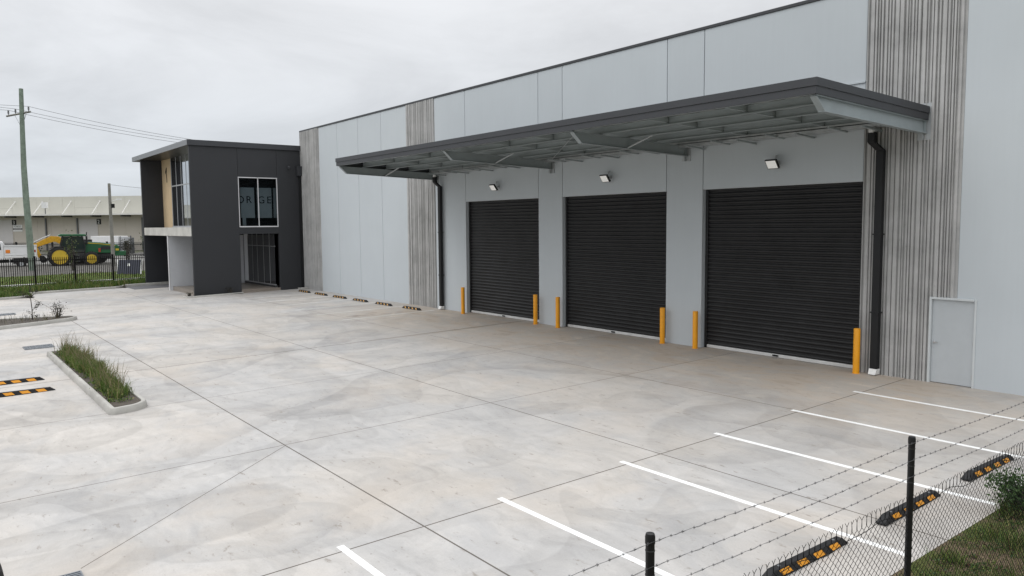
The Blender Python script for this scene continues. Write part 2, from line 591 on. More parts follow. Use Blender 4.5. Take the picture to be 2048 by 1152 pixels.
# the concrete yard: one sheet, falling towards the drain
mb = MB()
yx = [-58.8, -57.6, -54.6, -4.15]
ypts = [-40, -8.0, 0.0]


def yz(y):
    return g(y)


def quad_y(x0, x1, y0, y1, dz=0):
    mb.add([(x0, y0, g(y0) + dz), (x1, y0, g(y0) + dz), (x1, y1, g(y1) + dz), (x0, y1, g(y1) + dz)], [(0, 1, 2, 3)])


quad_y(-54.75, -4.15, -40, -14.0)
quad_y(-57.75, -4.15, -14.0, -8.2)
quad_y(-55.6, -4.15, -8.2, -5.0)
quad_y(-55.6, -4.15, -5.0, 0.6)
quad_y(-4.15, 8, -3.6, 0.6)
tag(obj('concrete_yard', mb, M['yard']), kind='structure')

mb = MB()
quad_y(-58.85, -55.6, -8.2, 0.2, -.012)
tag(obj('driveway', mb, M['asphalt']), kind='structure')

# street strips beyond the steel fence
def strip(name, x0, x1, mat, lift):
    xs = np.linspace(x0, x1, 6)
    ys = [-60, -40, -25, -15, -8, -4, 0, 8, 20, 45, 90]
    tag(sheet(name, xs, ys, terrain_h, mat, lift), kind='structure')


strip('footpath', -67.6, -63.6, M['path'], .03)
strip('nature_strip', -75.5, -67.6, M['lawn'], .025)
strip('gravel_verge', -92, -75.5, M['gravel'], .02)
strip('road', -125, -92, paint('road_surface', (.17, .165, .155), .9, var=.15, scale=.8, fine=.2), .02)

# kerbs
def kerb(name, pts, h=.14, w=.15, side=1):
    """kerb along a poly-line: a sloped face on the yard side and a flat top"""
    mb = MB()
    sec = []
    for i, p in enumerate(pts):
        p = Vector((p[0], p[1]))
        a = Vector(pts[max(i - 1, 0)][:2])
        b = Vector(pts[min(i + 1, len(pts) - 1)][:2])
        d = (b - a).normalized()
        n = Vector((-d.y, d.x)) * side
        zz = g(max(p.y, -40))
        prof = [(0, -.1), (0, 0), (.018, h - .03), (.045, h), (w, h), (w, -.1)]
        sec.append([(p.x + n.x * q[0], p.y + n.y * q[0], zz + q[1]) for q in prof])
    k = len(sec[0])
    vs = [v for s in sec for v in s]
    fs = []
    for i in range(len(sec) - 1):
        for j in range(k - 1):
            fs.append((i * k + j, i * k + j + 1, (i + 1) * k + j + 1, (i + 1) * k + j))
    fs.append(tuple(range(k)))
    fs.append(tuple((len(sec) - 1) * k + j for j in range(k - 1, -1, -1)))
    mb.add(vs, fs)
    return tag(obj(name, mb, M['kerb']), kind='structure')


kerb('kerb', [(-54.72, -40), (-54.72, -30), (-54.72, -18), (-54.75, -15), (-55.0, -14.35), (-55.9, -14.05), (-57.2, -13.95), (-57.65, -13.6), (-57.72, -13), (-57.72, -10), (-57.75, -8.9), (-58.0, -8.4), (-58.8, -8.2)], side=1)
kerb('kerb', [(-58.82, -8.1), (-58.82, -5.2)], h=.16, w=.16)

# soil behind the street kerb
mb = MB()
for (x0, x1, y0, y1) in ((-64, -54.87, -40, -14.0), (-64, -57.87, -14.0, -8.2), (-64, -58.98, -8.2, -6.9)):
    mb.add([(x0, y0, g(y0) + .10), (x1, y0, g(y0) + .10), (x1, y1, g(y1) + .10), (x0, y1, g(y1) + .10)], [(0, 1, 2, 3)])
mb.add([(-64, -6.9, g(-6.9) + .1), (-59.4, -6.9, g(-6.9) + .1), (-59.4, 12, .1), (-64, 12, .1)], [(0, 1, 2, 3)])
tag(obj('soil_bed', mb, M['soil']), kind='structure')

# verge beside the camera (right of the yard), rising a little away from it
def verge_mat():
    m, nt, b = nodes('verge_soil')
    tc = N(nt, 'ShaderNodeTexCoord')
    co = tc.outputs['Object']
    a = noise(nt, co, 1.3, 6, .65)
    c = ramp(nt, a, [(.34, (.035, .055, .014)), (.46, (.075, .085, .028)), (.54, (.10, .078, .05)), (.62, (.15, .115, .075)), (.7, (.06, .045, .035))])
    f = noise(nt, co, 38, 5, .7)
    c = mixc(nt, 1, c, ramp(nt, f, [(.3, .45), (.5, 1.0), (.7, 1.6)]), 'MULTIPLY')
    L(nt, c, b.inputs['Base Color'])
    b.inputs['Roughness'].default_value = .95
    b.inputs['Specular IOR Level'].default_value = .1
    bump(nt, f, b, .8, .02)
    return m


def verge_h(x, y):
    return g(y) + .02 + max(0, x + 4.14) * .10 + .05 * math.sin(x * 2.1 + y * 1.3) * min(1, max(0, x + 4.0))


tag(sheet('verge', np.concatenate([np.linspace(-4.14, 0, 18), np.linspace(.4, 30, 12)]), np.linspace(-34, -3.6, 60), verge_h, verge_mat()), kind='structure')

# ------------------------------------------------------------------ parking lines
def pline(x0, x1, y0, y1, mat='line'):
    mb = MB()
    lo = [(x0, y0, g(y0)), (x1, y0, g(y0)), (x1, y1, g(y1)), (x0, y1, g(y1))]
    mb.hexa([(a, b, c - .01) for a, b, c in lo], [(a, b, c + .004) for a, b, c in lo])
    tag(obj('parking_line', mb, M[mat]), kind='structure')


for y in (-15.31, -12.68, -10.04, -7.45, -4.82, -2.26):
    pline(-9.17, -4.25 if y < -4 else -2.0, y - .05, y + .05)
for x in (-30.45, -33.05, -35.6, -38.15, -40.65, -43.2):
    pline(x - .04, x + .04, -5.2, -.55, 'line_worn')

# ------------------------------------------------------------------ warehouse
ZR = 9.86
wh = thing('warehouse', 'long pale grey concrete panel warehouse with dark roller doors and a wide canopy', 'warehouse', (-20, 20, 0))
J = .012
seg = [(-44.1, -41.6), (-41.6, -38.95), (-38.95, -36.3), (-36.3, -33.65)]
for a, b in seg:
    obj('wall_panel', MB().box(a + J, b - J, 0, .2, -.3, ZR), M['panel'], wh, bevel=.012)
doors = [(-28.52, -23.45), (-22.02, -16.9), (-15.42, -10.27)]
DZ = 4.98
for a, b in [(-31.05, -28.52), (-23.45, -22.02), (-16.9, -15.42)]:
    obj('wall_panel', MB().box(a + J, b - J, 0, .22, -.3, ZR), M['panel'], wh, bevel=.012)
for i, (a, b) in enumerate(doors):
    if i < 2:
        obj('wall_panel', MB().box(a + J, b - J, 0, .2, DZ, ZR), M['panel'], wh, bevel=.012)
    else:
        obj('wall_panel', MB().box(a + J, b - J, 0, .2, DZ, 7.50), M['panel'], wh, bevel=.012)
        obj('wall_panel', MB().box(a + J, b - J, 0, .2, 7.53, ZR), M['panel'], wh, bevel=.012)
        obj('ledge', MB().box(-13.5, b - J, -.03, -.001, 7.50, 7.53), M['panel'], wh)
# right-hand panels, with the personnel door cut out
PD = (-8.50, -7.45, 2.10)
obj('wall_panel', MB().box(-7.9 + J, PD[1], 0, .2, PD[2], ZR).box(PD[1], -1.0 - J, 0, .2, -.3, ZR), M['panel'], wh)
obj('wall_panel', MB().box(-1.0 + J, 6, 0, .2, -.3, ZR), M['panel'], wh)
# dark backing behind the joints, roof and hidden walls
mb = MB()
mb.box(-46.9, -28.6, .205, .3, -.3, ZR - .1).box(-23.4, -22.1, .225, .3, -.3, ZR - .1).box(-16.85, -15.5, .225, .3, -.3, ZR - .1)
for a, b in doors:
    mb.box(a, b, .205, .3, DZ + .05, ZR - .1)
mb.box(-10.2, 6, .205, .3, -.3, ZR - .1)
obj('backing_wall', mb, M['panel_gap'], wh)
mb = MB().box(-46.95, 6, .3, 45, ZR - .25, ZR - .12).box(-46.9, -46.7, .3, 45, -.3, ZR - .26).box(5.8, 6, .3, 45, -.3, ZR - .26).box(-46.7, 5.8, 44.8, 45, -.3, ZR - .26)
obj('roof', mb, M['sheet'], wh)
obj('parapet_cap', MB().box(-46.97, 6.02, -.03, .33, ZR, ZR + .09), M['cap'], wh, bevel=.006)


def ribbed(a, b, seed, z0=-.3, z1=ZR, holes=None):
    """board-marked rib panel: ribs of uneven width standing proud of grooves"""
    r = random.Random(seed)
    prof = []
    x = a + .02
    while x < b - .06:
        w = r.choice([.03, .04, .05, .07, .10])
        d = r.choice([.045, .055, .065])
        if x + w > b - .03:
            w = b - .03 - x
        prof += [(x, 0), (x + .006, -d), (x + w - .006, -d), (x + w, 0)]
        x += w + r.choice([.022, .03, .04])
    mbx = MB()

    def run(pr, z0, z1):
        k = len(pr)
        n = 12
        vs, fs = [], []
        for j in range(n + 1):
            z = z0 + (z1 - z0) * j / n
            for (px, py) in pr:
                vs.append((px, py + .02, z))
        for j in range(n):
            for i in range(k - 1):
                fs.append((j * k + i, j * k + i + 1, (j + 1) * k + i + 1, (j + 1) * k + i))
        mbx.add(vs, fs)
    full = [(a, .0)] + prof + [(b, .0)]
    if holes is None:
        run(full, z0, z1)
    else:
        hx, hz = holes
        run(full, hz, z1)
        left = [p for p in full if p[0] < hx - .02] + [(hx, 0)]
        run(left, z0, hz)
    mbx.box(a + J, b - J if holes is None else holes[0], .021, .2, z0, z1 if holes is None else z1)
    return mbx


obj('ribbed_panel', ribbed(-46.95, -44.1, 3), M['ribbed'], wh)
obj('ribbed_panel', ribbed(-33.65, -31.05, 5), M['ribbed'], wh)
obj('ribbed_panel', ribbed(-10.27, -7.9, 14, holes=(PD[0], PD[2])), M['ribbed'], wh)

# roller doors
for (a, b) in doors:
    mb = MB()
    n = 37
    z0, z1 = .10, DZ + .06
    k = 12
    pr = []
    pitch = (z1 - z0) / n
    for i in range(n):
        for j in range(k):
            t = j / k
            # broad convex slat with a tight groove
            y = .215 - .042 * (max(0, math.sin(math.pi * min(1, t / .78))) ** .7 if t < .78 else 0)
            pr.append((y, z0 + (i + t) * pitch))
    pr.append((.215, z1))
    m = len(pr)
    xs_ = [a + .09, b - .09]
    vs = [(x, y, z) for x in xs_ for (y, z) in pr]
    fs = [(i, m + i, m + i + 1, i + 1) for i in range(m - 1)]
    mb.add(vs, fs)
    d = obj('roller_door', mb, M['roller'], wh, smooth=True)
    obj('guide', MB().box(a + .012, a + .10, .15, .24, -.05, DZ + .02), M['guide'], d)
    obj('guide', MB().box(b - .10, b - .012, .15, .24, -.05, DZ + .02), M['guide'], d)
    obj('bottom_rail', MB().box(a + .10, b - .10, .16, .235, .012, .105), M['alu'], d, bevel=.008)
    cx = (a + b) / 2
    obj('lock', MB().box(cx - .09, cx + .09, .13, .158, .045, .085).tube([(cx, .13, .065), (cx, .10, .065)], .02, 8), M['black'], d)
    obj('header_box', MB().box(a + .012, b - .012, .245, .6, DZ + .0, DZ + .5), M['guide'], d)

# personnel door
pd = obj('door', MB().box(PD[0] + .055, PD[1] - .055, .02, .065, .015, PD[2] - .055), M['door'], wh, bevel=.003)
obj('frame', MB().box(PD[0] - .0, PD[0] + .05, -.05, .12, -.1, PD[2]).box(PD[1] - .05, PD[1], -.02, .12, -.1, PD[2]).box(PD[0] + .05, PD[1] - .05, -.05, .12, PD[2] - .05, PD[2]), M['doorframe'], pd, bevel=.004)
obj('handle', MB().lathe([(.0, .02), (.032, .02), (.032, .008), (.02, 0), (.02, -.03), (.014, -.05)], (PD[0] + .12, 0, 1.0), 'y', 14).box(PD[0] + .11, PD[0] + .21, -.055, -.035, .99, 1.012), M['chrome'], pd)
for z in (.25, 1.05, 1.85):
    obj('hinge', MB().tube([(PD[1] - .056, .008, z - .05), (PD[1] - .056, .008, z + .05)], .012, 8), M['chrome'], pd)

# downpipes
def downpipe(xc, kink):
    mb = MB()
    w, d = .095, .075
    path = [(xc - kink, 6.18), (xc - kink, 5.93), (xc, 5.72), (xc, .16)]
    secs = []
    for i, (x, z) in enumerate(path):
        secs.append([(x - w, -.02 - 2 * d - .05, z), (x + w, -.02 - 2 * d - .05, z), (x + w, -.07, z), (x - w, -.07, z)])
    for i in range(len(secs) - 1):
        mb.hexa(secs[i + 1], secs[i])
    mb.v = [(x, y - (.16 if z > 5.9 else 0), z) for x, y, z in mb.v]
    p = obj('downpipe', mb, M['pipe'], wh, bevel=.012)
    for z in (1.6, 3.6):
        obj('clip', MB().box(xc - w - .02, xc + w + .02, -.235, -.05, z, z + .035), M['pipe'], p)
    obj('shoe', MB().hexa([(xc - w, -.30, 0.015), (xc + w, -.30, 0.015), (xc + w, -.05, 0.015), (xc - w, -.05, 0.015)],
                          [(xc - w - .01, -.235, .16), (xc + w + .01, -.235, .16), (xc + w + .01, -.05, .16), (xc - w - .01, -.05, .16)]), M['white'], p, bevel=.012)
    obj('outlet', MB().lathe([(.075, 6.17), (.075, 6.30)], (xc - kink, -.33, 0), 'z', 16), M['white'], p)


downpipe(-30.42, .16)
downpipe(-9.76, .15)

# canopy over the doors
CX0, CX1, CY = -31.05, -8.67, -5.0


def ct(y):                     # top of the canopy at depth y
    return 6.69 + (-y) * .032


mb = MB()
pts = []
nx = 112
for i in range(nx + 1):
    x = CX0 + .06 + (CX1 - CX0 - .12) * i / nx
    ph = i % 4
    pts.append((x, .028 if ph in (1, 2) else 0))
vs = [(x, CY + .05, ct(CY) - .09 + h) for x, h in pts] + [(x, -.02, ct(0) - .09 + h) for x, h in pts]
n = len(pts)
mb.add(vs, [(i, i + 1, n + i + 1, n + i) for i in range(n - 1)])
cano = obj('canopy', mb, M['sheet'], wh)


def fascia(name, lo, hi, proud):
    mb = MB()
    # front strip and both returns as bent flashing
    y0 = CY - proud
    mb.box(CX0 - proud, CX1 + proud, y0, y0 + .03, ct(CY) + lo, ct(CY) + hi)
    for x0, x1 in ((CX0 - proud, CX0 - proud + .03), (CX1 + proud - .03, CX1 + proud)):
        mb.hexa([(x0, y0 + .03, ct(CY) + lo), (x1, y0 + .03, ct(CY) + lo), (x1, -.05, ct(0) + lo), (x0, -.05, ct(0) + lo)],
                [(x0, y0 + .03, ct(CY) + hi), (x1, y0 + .03, ct(CY) + hi), (x1, -.05, ct(0) + hi), (x0, -.05, ct(0) + hi)])
    obj(name, mb, M['fascia'], cano)


fascia('fascia', -.165, 0, .022)
fascia('fascia', -.325, -.171, 0.0)
mb = MB().hexa([(CX0, CY, ct(CY) - .02), (CX1, CY, ct(CY) - .02), (CX1, -.05, ct(0) - .02), (CX0, -.05, ct(0) - .02)],
               [(CX0, CY, ct(CY) - .012), (CX1, CY, ct(CY) - .012), (CX1, -.05, ct(0) - .012), (CX0, -.05, ct(0) - .012)])
obj('roof_sheet', mb, M['fascia'], cano)
beams = [-30.88, -22.62, -16.06, -8.77]
for xb in beams:
    mb = MB()

    def zt(y):
        return ct(y) - .335

    def zb(y):
        return ct(y) - .625
    t = .006
    y0, y1 = -4.93, -.02
    yb = -4.62
    mb.prism([(y0, zt(y0)), (y0 + .02, zt(y0) - .05), (yb, zb(yb)), (y1, zb(y1)), (y1, zt(y1))], 'x', xb - t, xb + t)
    for (ya, zf, s) in ((y0, zt, -1), (yb, zb, 1)):
        mb.prism([(ya, zf(ya)), (y1, zf(y1)), (y1, zf(y1) - .014), (ya, zf(ya) - .014)], 'x', xb - .075, xb + .075)
    # end plate on the chamfer
    mb.hexa([(xb - .075, y0, zt(y0) - .03), (xb + .075, y0, zt(y0) - .03), (xb + .075, yb, zb(yb)), (xb - .075, yb, zb(yb))],
            [(xb - .075, y0 + .014, zt(y0) - .03), (xb + .075, y0 + .014, zt(y0) - .03), (xb + .075, yb + .014, zb(yb)), (xb - .075, yb + .014, zb(yb))])
    # web stiffener at the wall
    mb.box(xb - .07, xb + .07, -.12, -.105, zb(0) + .005, zt(0) - .016)
    obj('beam', mb, M['steel'], cano)
    off = -.07 if xb == beams[-1] else 0
    obj('bracket', MB().box(xb - .16 + off, xb + .16, -.028, -.008 if xb > -10 else -.001, 5.90, 6.78).box(xb - .006, xb + .006, -.13, -.029, 5.90, zb(0) - .016), M['galv'], cano)
    if xb != beams[-1]:
        mb = MB()
        mb.tube([(xb + .03, -2.75, zb(-2.75) + .01), (xb + .75, -2.45, zt(-2.45) + .06)], .028, 6)
        obj('strut', mb, M['galv'], cano)
purl = [-4.86, -3.75, -2.6, -1.45, -.35]
for y in purl:
    zt_ = ct(y) - .098
    mb = MB()
    t = .004
    x0, x1 = CX0 + .05, CX1 - .05
    h = .215
    # Z-section purlin with lips
    mb.box(x0, x1, y - t, y + t, zt_ - h, zt_)
    mb.box(x0, x1, y - .07, y - t, zt_ - h, zt_ - h + .006).box(x0, x1, y + t, y + .07, zt_ - .008, zt_ - .002)
    mb.box(x0, x1, y - .07, y - .065, zt_ - h + .006, zt_ - h + .025)
    obj('purlin', mb, M['steel'], cano)
for xm in (-28.2, -25.4, -20.4, -18.2, -13.6, -11.2):
    mb = MB()
    for a, b in zip(purl[:-1], purl[1:]):
        ya, yb = a + .01, b - .01
        mb.prism([(ya, ct(ya) - .12), (yb, ct(yb) - .12), (yb, ct(yb) - .25), (ya, ct(ya) - .25)], 'x', xm - .03, xm + .03)
    obj('bridging', mb, M['steel'], cano)
mb = MB().tube([(beams[1] + .1, -.2, ct(0) - .37), (beams[2] - .1, -4.7, ct(-4.7) - .37)], .009, 5)
obj('brace_rod', mb, M['galv'], cano)
# box gutter against the wall and its brackets
mb = MB().box(CX0 + .35, CX1 - .45, -.42, -.06, 6.31, 6.335).box(CX0 + .35, CX1 - .45, -.42, -.41, 6.335, 6.46)
obj('gutter', mb, M['galv'], cano)
x = CX0 + 1.0
i = 0
while x < CX1 - .8:
    if min(abs(x - bx) for bx in beams) > .3:
        zz = 6.27 if i % 2 else 6.20
        mb = MB().hexa([(x - .03, -.95, zz + .06), (x + .03, -.95, zz + .06), (x + .03, -.05, zz), (x - .03, -.05, zz)],
                       [(x - .03, -.95, zz + .10), (x + .03, -.95, zz + .10), (x + .03, -.05, zz + .05), (x - .03, -.05, zz + .05)])
        obj('gutter_bracket', mb, M['steel'], cano)
    x += .92
    i += 1

# floodlights
fl = thing('floodlight', 'small black floodlight above the roller door nearest the office end', 'floodlight', (0, 0, 0), 0, 'floodlights over the roller doors')
mb = MB()
mb.hexa([(-.165, -.21, -.14), (.165, -.21, -.14), (.165, -.15, -.11), (-.165, -.15, -.11)],
        [(-.165, -.37, .08), (.165, -.37, .08), (.165, -.31, .11), (-.165, -.31, .11)])
obj('housing', mb, M['black'], fl, bevel=.006)
mb = MB()


def lp(x, t):
    return (x, -.21 - .16 * t - .005, -.14 + .22 * t - .0036)


mb.add([lp(-.145, .08), lp(.145, .08), lp(.145, .92), lp(-.145, .92)], [(0, 1, 2, 3)])
obj('lens', mb, M['lens'], fl)
mb = MB().tube([(0, -.17, -.02), (0, -.05, .02), (0, -.003, .02)], .018, 8).box(-.05, .05, -.02, -.003, -.03, .08).tube([(.0, -.10, .10), (.0, -.10, .20), (0, -.004, .22)], .008, 6)
mb.lathe([(.0, .15), (.028, .16), (.028, .22), (0, .23)], (0, -.10, 0), 'z', 10)
obj('bracket', mb, M['galv'], fl)
fl.location = (-26.05, 0, 5.52)
fl.scale = (1.08, 1.08, 1.08)
dup(fl, (-19.45, 0, 5.55), 0, 'small black floodlight above the middle roller door')
dup(fl, (-12.78, 0, 5.60), 0, 'small black floodlight above the roller door nearest the grey side door')

# bollards
for x, y, lb in ((-28.36, -.33, 'yellow bollard between the left downpipe and the first roller door'),
                 (-23.37, -.25, 'yellow bollard at the right edge of the first roller door'),
                 (-22.0, -.27, 'yellow bollard at the left edge of the middle roller door'),
                 (-16.83, -.22, 'yellow bollard at the right edge of the middle roller door'),
                 (-15.47, -.23, 'yellow bollard at the left edge of the widest-looking third roller door'),
                 (-10.17, -.29, 'yellow bollard beside the dark downpipe and the ribbed concrete strip')):
    mb = MB()
    r_ = .083
    z = g(y)
    mb.lathe([(r_, -.03), (r_, 1.165), (r_ - .006, 1.18), (0.0, 1.186)], (x, y, z), 'z', 28)
    mb.lathe([(r_ + .012, -.01), (r_ + .012, .006), (r_ + .002, .012)], (x, y, z), 'z', 28)
    tag(obj('bollard', mb, M['yellow'], None, smooth=True), lb, 'bollard', 'yellow bollards guarding the roller doors')


# ------------------------------------------------------------------ wheel stops
def wheel_stop(label, group, refl, length=1.75, w=.098):
    t = thing('wheel_stop', label, 'wheel stop', (0, 0, 0), 0, group)
    h, wb, wt = .105, .075, .045
    l = length / 2
    mb = MB()
    mb.hexa([(-l, -wb, 0), (l, -wb, 0), (l, wb, 0), (-l, wb, 0)],
            [(-l, -wb, .012), (l, -wb, .012), (l, wb, .012), (-l, wb, .012)])
    mb.hexa([(-l + .005, -wb + .004, .012), (l - .005, -wb + .004, .012), (l - .005, wb - .004, .012), (-l + .005, wb - .004, .012)],
            [(-l + .13, -wt, h), (l - .13, -wt, h), (l - .13, wt, h), (-l + .13, wt, h)])
    obj('body', mb, M['rubber'], t, bevel=.006)
    for k in range(4):
        cx = -l + length * (k + .5) / 4 * .82 + length * .09
        mb = MB()
        for s in (1, -1):
            pb = (wb - .006) * s
            pt = (wt + .004) * s
            d = .0035 * s
            sk = .035
            q = [(cx - w - sk * s, pb + d, .022), (cx + w - sk * s, pb + d, .022), (cx + w + sk * s, pt + d, h - .014), (cx - w + sk * s, pt + d, h - .014)]
            mb.add(q, [(0, 1, 2, 3) if s < 0 else (3, 2, 1, 0)])
        obj('reflector', mb, refl, t)
    for bx in (-l + .28, l - .28):
        obj('bolt', MB().lathe([(.022, h), (.022, h + .006), (.01, h + .012)], (bx, 0, 0), 'z', 10), M['grey_dark'], t)
    return t


ws = wheel_stop('black and orange wheel stop behind the fence, its near end cut by the picture edge', 'wheel stops by the chain link fence', M['reflector'])
ws.location = (-5.0, -11.1, g(-11.1))
ws.rotation_euler = (0, 0, R(90))
dup(ws, (-4.96, -8.52, g(-8.52)), R(91), 'black and orange wheel stop crossed by the taller fence post')
dup(ws, (-4.93, -5.88, g(-5.88)), R(89.5), 'black and orange wheel stop farthest along the chain link fence')
for x, y, lb in ((-25.0, -17.72, 'black and orange wheel stop of the left pair, nearer the drain grate'),
                 (-23.2, -17.68, 'black and orange wheel stop of the left pair, nearer the camera')):
    d = dup(ws, (x, y, g(y)), R(90), lb)
    d['group'] = 'pair of wheel stops beside the grassy kerb island'
wf = wheel_stop('small wheel stop at the wall, sixth and closest to the left downpipe', 'row of wheel stops along the warehouse wall', M['reflector_pale'], 1.62, .052)
wf.location = (-31.65, -1.05, g(-1.05))
far = [(-34.33, 'fifth wheel stop along the wall, one short of the ribbed strip'), (-36.9, 'fourth wheel stop from the office along the pale wall'),
       (-39.4, 'third wheel stop from the office along the pale wall'), (-41.9, 'second wheel stop from the office along the pale wall'),
       (-44.3, 'wheel stop at the foot of the ribbed strip next to the dark office')]
for x, lb in far:
    dup(wf, (x, -1.1, g(-1.1)), 0, lb)

# ------------------------------------------------------------------ drain grates
def grate(x, y, sx, sy, label):
    t = thing('drain_grate', label, 'drain grate', (x, y, g(y)), 0, 'drain grates in the yard')
    obj('pit', MB().add([(x - sx, y - sy, g(y - sy) + .003), (x + sx, y - sy, g(y - sy) + .003), (x + sx, y + sy, g(y + sy) + .003), (x - sx, y + sy, g(y + sy) + .003)], [(0, 1, 2, 3)]), M['pit'], t)
    mb = MB()
    zz = g(y)

    def bar(x0, x1, y0, y1):
        mb.hexa([(x0, y0, g(y0) + .004), (x1, y0, g(y0) + .004), (x1, y1, g(y1) + .004), (x0, y1, g(y1) + .004)],
                [(x0, y0, g(y0) + .022), (x1, y0, g(y0) + .022), (x1, y1, g(y1) + .022), (x0, y1, g(y1) + .022)])
    nb = 16
    for i in range(nb + 1):
        xx = x - sx + 2 * sx * i / nb
        bar(xx - .012, xx + .012, y - sy, y + sy)
    for j in range(6):
        yy = y - sy + 2 * sy * j / 5
        bar(x - sx, x + sx, yy - .008, yy + .008)
    obj('grating', mb, M['bluegrate'], t)


grate(-31.95, -16.25, .42, .45, 'square drain grate behind the grassy kerb island')
grate(-45.3, -16.3, .42, .5, 'farthest drain grate, near the young tree')
grate(-10.16, -18.55, .43, .43, 'drain grate at the end of the diagonal joint, cut by the bottom edge')

# ------------------------------------------------------------------ kerb islands
def island(poly, h=.15, w=.15):
    """closed kerb round a planting bed"""
    n = len(poly)
    mb = MB()
    secs = []
    for i in range(n):
        p = Vector(poly[i])
        a, b = Vector(poly[i - 1]), Vector(poly[(i + 1) % n])
        d1, d2 = (p - a).normalized(), (b - p).normalized()
        d = (d1 + d2).normalized()
        nn = Vector((-d.y, d.x))
        s = 1 / max(.5, math.sqrt((1 + d1.dot(d2)) / 2))
        zz = g(p.y)
        prof = [(0, -.1), (0, .0), (.02, h - .03), (.045, h), (w, h), (w, h - .12)]
        secs.append([(p.x + nn.x * q[0] * s, p.y + nn.y * q[0] * s, zz + q[1]) for q in prof])
    k = 6
    vs = [v for s in secs for v in s]
    fs = []
    for i in range(n):
        j2 = (i + 1) % n
        for j in range(k - 1):
            fs.append((i * k + j, j2 * k + j, j2 * k + j + 1, i * k + j + 1))
    mb.add(vs, fs)
    tag(obj('island_kerb', mb, M['kerb'], smooth=True), kind='structure')
    inner = [(s[4][0], s[4][1], s[4][2] - .03) for s in secs]
    mb = MB()
    mb.add(inner, [tuple(range(n))])
    tag(obj('planting_bed', mb, M['soil']), kind='structure')
    return inner


def arc(cx, cy, r, a0, a1, n=6):
    return [(cx + r * math.cos(R(a0 + (a1 - a0) * i / n)), cy + r * math.sin(R(a0 + (a1 - a0) * i / n))) for i in range(n + 1)]


isl1 = [(-29.6, -16.28), (-28, -16.275), (-24, -16.275), (-21, -16.27)] + arc(-19.22, -16.10, .17, -90, -10, 4) + arc(-19.65, -15.92, .56, 2, 90, 6) + [(-22, -15.35), (-26, -15.35)] + arc(-29.35, -15.6, .26, 90, 180, 4)
island(isl1, .15, .125)
isl2 = [(-38.1, -30), (-38.35, -20), (-38.7, -16.9), (-39.2, -15.2)] + arc(-40.3, -14.55, .75, 0, 130, 6) + [(-41.3, -15.2), (-42.2, -17), (-42.6, -20), (-42.8, -30)]
island(isl2)

# planting kerb along the office side
kerb('kerb', [(-47.2, -7.42), (-46.75, -7.40), (-46.45, -7.25), (-46.36, -7.0), (-46.42, -5.5), (-46.55, -4.05), (-46.85, -3.9)], h=.09, w=.11, side=1)
mb = MB()
mb.add([(-47.3, -7.35, g(-7.3) + .05), (-46.5, -7.2, g(-7.2) + .05), (-46.5, -4.1, g(-4.1) + .05), (-46.9, -3.95, g(-4) + .05), (-47.3, -4.5, g(-4.5) + .05)], [(0, 1, 2, 3, 4)])
tag(obj('planting_bed', mb, M['soil']), kind='structure')

# ------------------------------------------------------------------ office
of = thing('office_building', 'two-storey charcoal office box with a flat roof at the end of the warehouse', 'office', (-53, -3, 0))
OX = -46.9
OT = 8.70
# side wall with window and doorway openings (y -4.0..-1.58)
wy0, wy1 = -4.0, -1.58
mb = MB()
mb.box(OX - .2, OX, -6.75, wy0, -.35, OT)
mb.box(OX - .2, OX, wy1, -.02, -.35, OT)
obj('side_wall', mb, M['office'], of, bevel=.008)
obj('side_wall', MB().box(OX - .2, OX, wy0 + J, wy1 - J, 6.97, OT), M['office'], of, bevel=.006)
obj('side_wall', MB().box(OX - .2, OX - .004, wy0, wy1, 3.52, 3.92), M['office'], of, bevel=.006)
# inside lining of the doorway
# far blade wall, upper recess wall, back walls
obj('end_wall', MB().box(-59.3, -59.05, -6.72, -.02, -.35, OT), M['office'], of, bevel=.01)
YG = -5.32
mb = MB().box(-59.04, -56.72, YG + .05, YG + .2, 3.95, OT)
tp = obj('timber_panel', MB().box(-59.04, -56.72, YG - .03, YG + .049, 3.96, OT), M['timber'], of)
obj('recess_wall', mb, M['office'], of)
# number 1
mb = MB()
xc, zc = -57.78, 7.62
mb.prism([(xc - .02, zc - .52), (xc + .085, zc - .52), (xc + .085, zc + .52), (xc + .0, zc + .52), (xc - .30, zc + .22), (xc - .30, zc + .07), (xc - .02, zc + .32)], 'y', YG - .05, YG - .031)
obj('number', mb, M['black'], tp)
# upper glazing between the timber and the near blade
x0g, x1g = -56.70, -47.12
mb = MB()
for x in (x0g + .03, -55.42, -54.2, -53.0, -51.5, -50.0, -48.5, x1g - .03):
    mb.box(x - .03, x + .03, YG - .022, YG + .05, 4.05, OT)
mb.box(x0g, x1g, YG - .03, YG + .049, 6.74, 6.82).box(x0g, x1g, YG - .06, YG + .05, 3.95, 4.06)
fr = obj('window_frame', mb, M['aluframe'], of)
obj('pane', MB().box(x0g + .02, x1g - .02, YG - .008, YG + .008, 4.05, OT), M['glass'], fr)
# concrete lintel / slab edge
obj('lintel', MB().box(-59.02, OX - .21, -6.70, -6.4, 3.42, 3.95), M['lintel'], of, bevel=.012)
obj('floor_slab', MB().box(-59.04, OX - .21, -6.39, -.3, 3.55, 3.94), M['office'], of)
# grey entry wall
obj('entry_wall', MB().box(-52.95, -52.72, -6.66, -1.86, -.3, 3.41), M['greywall'], of)
obj('wall_end', MB().box(-52.95, -52.70, -6.69, -6.661, -.3, 3.41), M['whitetrim'], of)
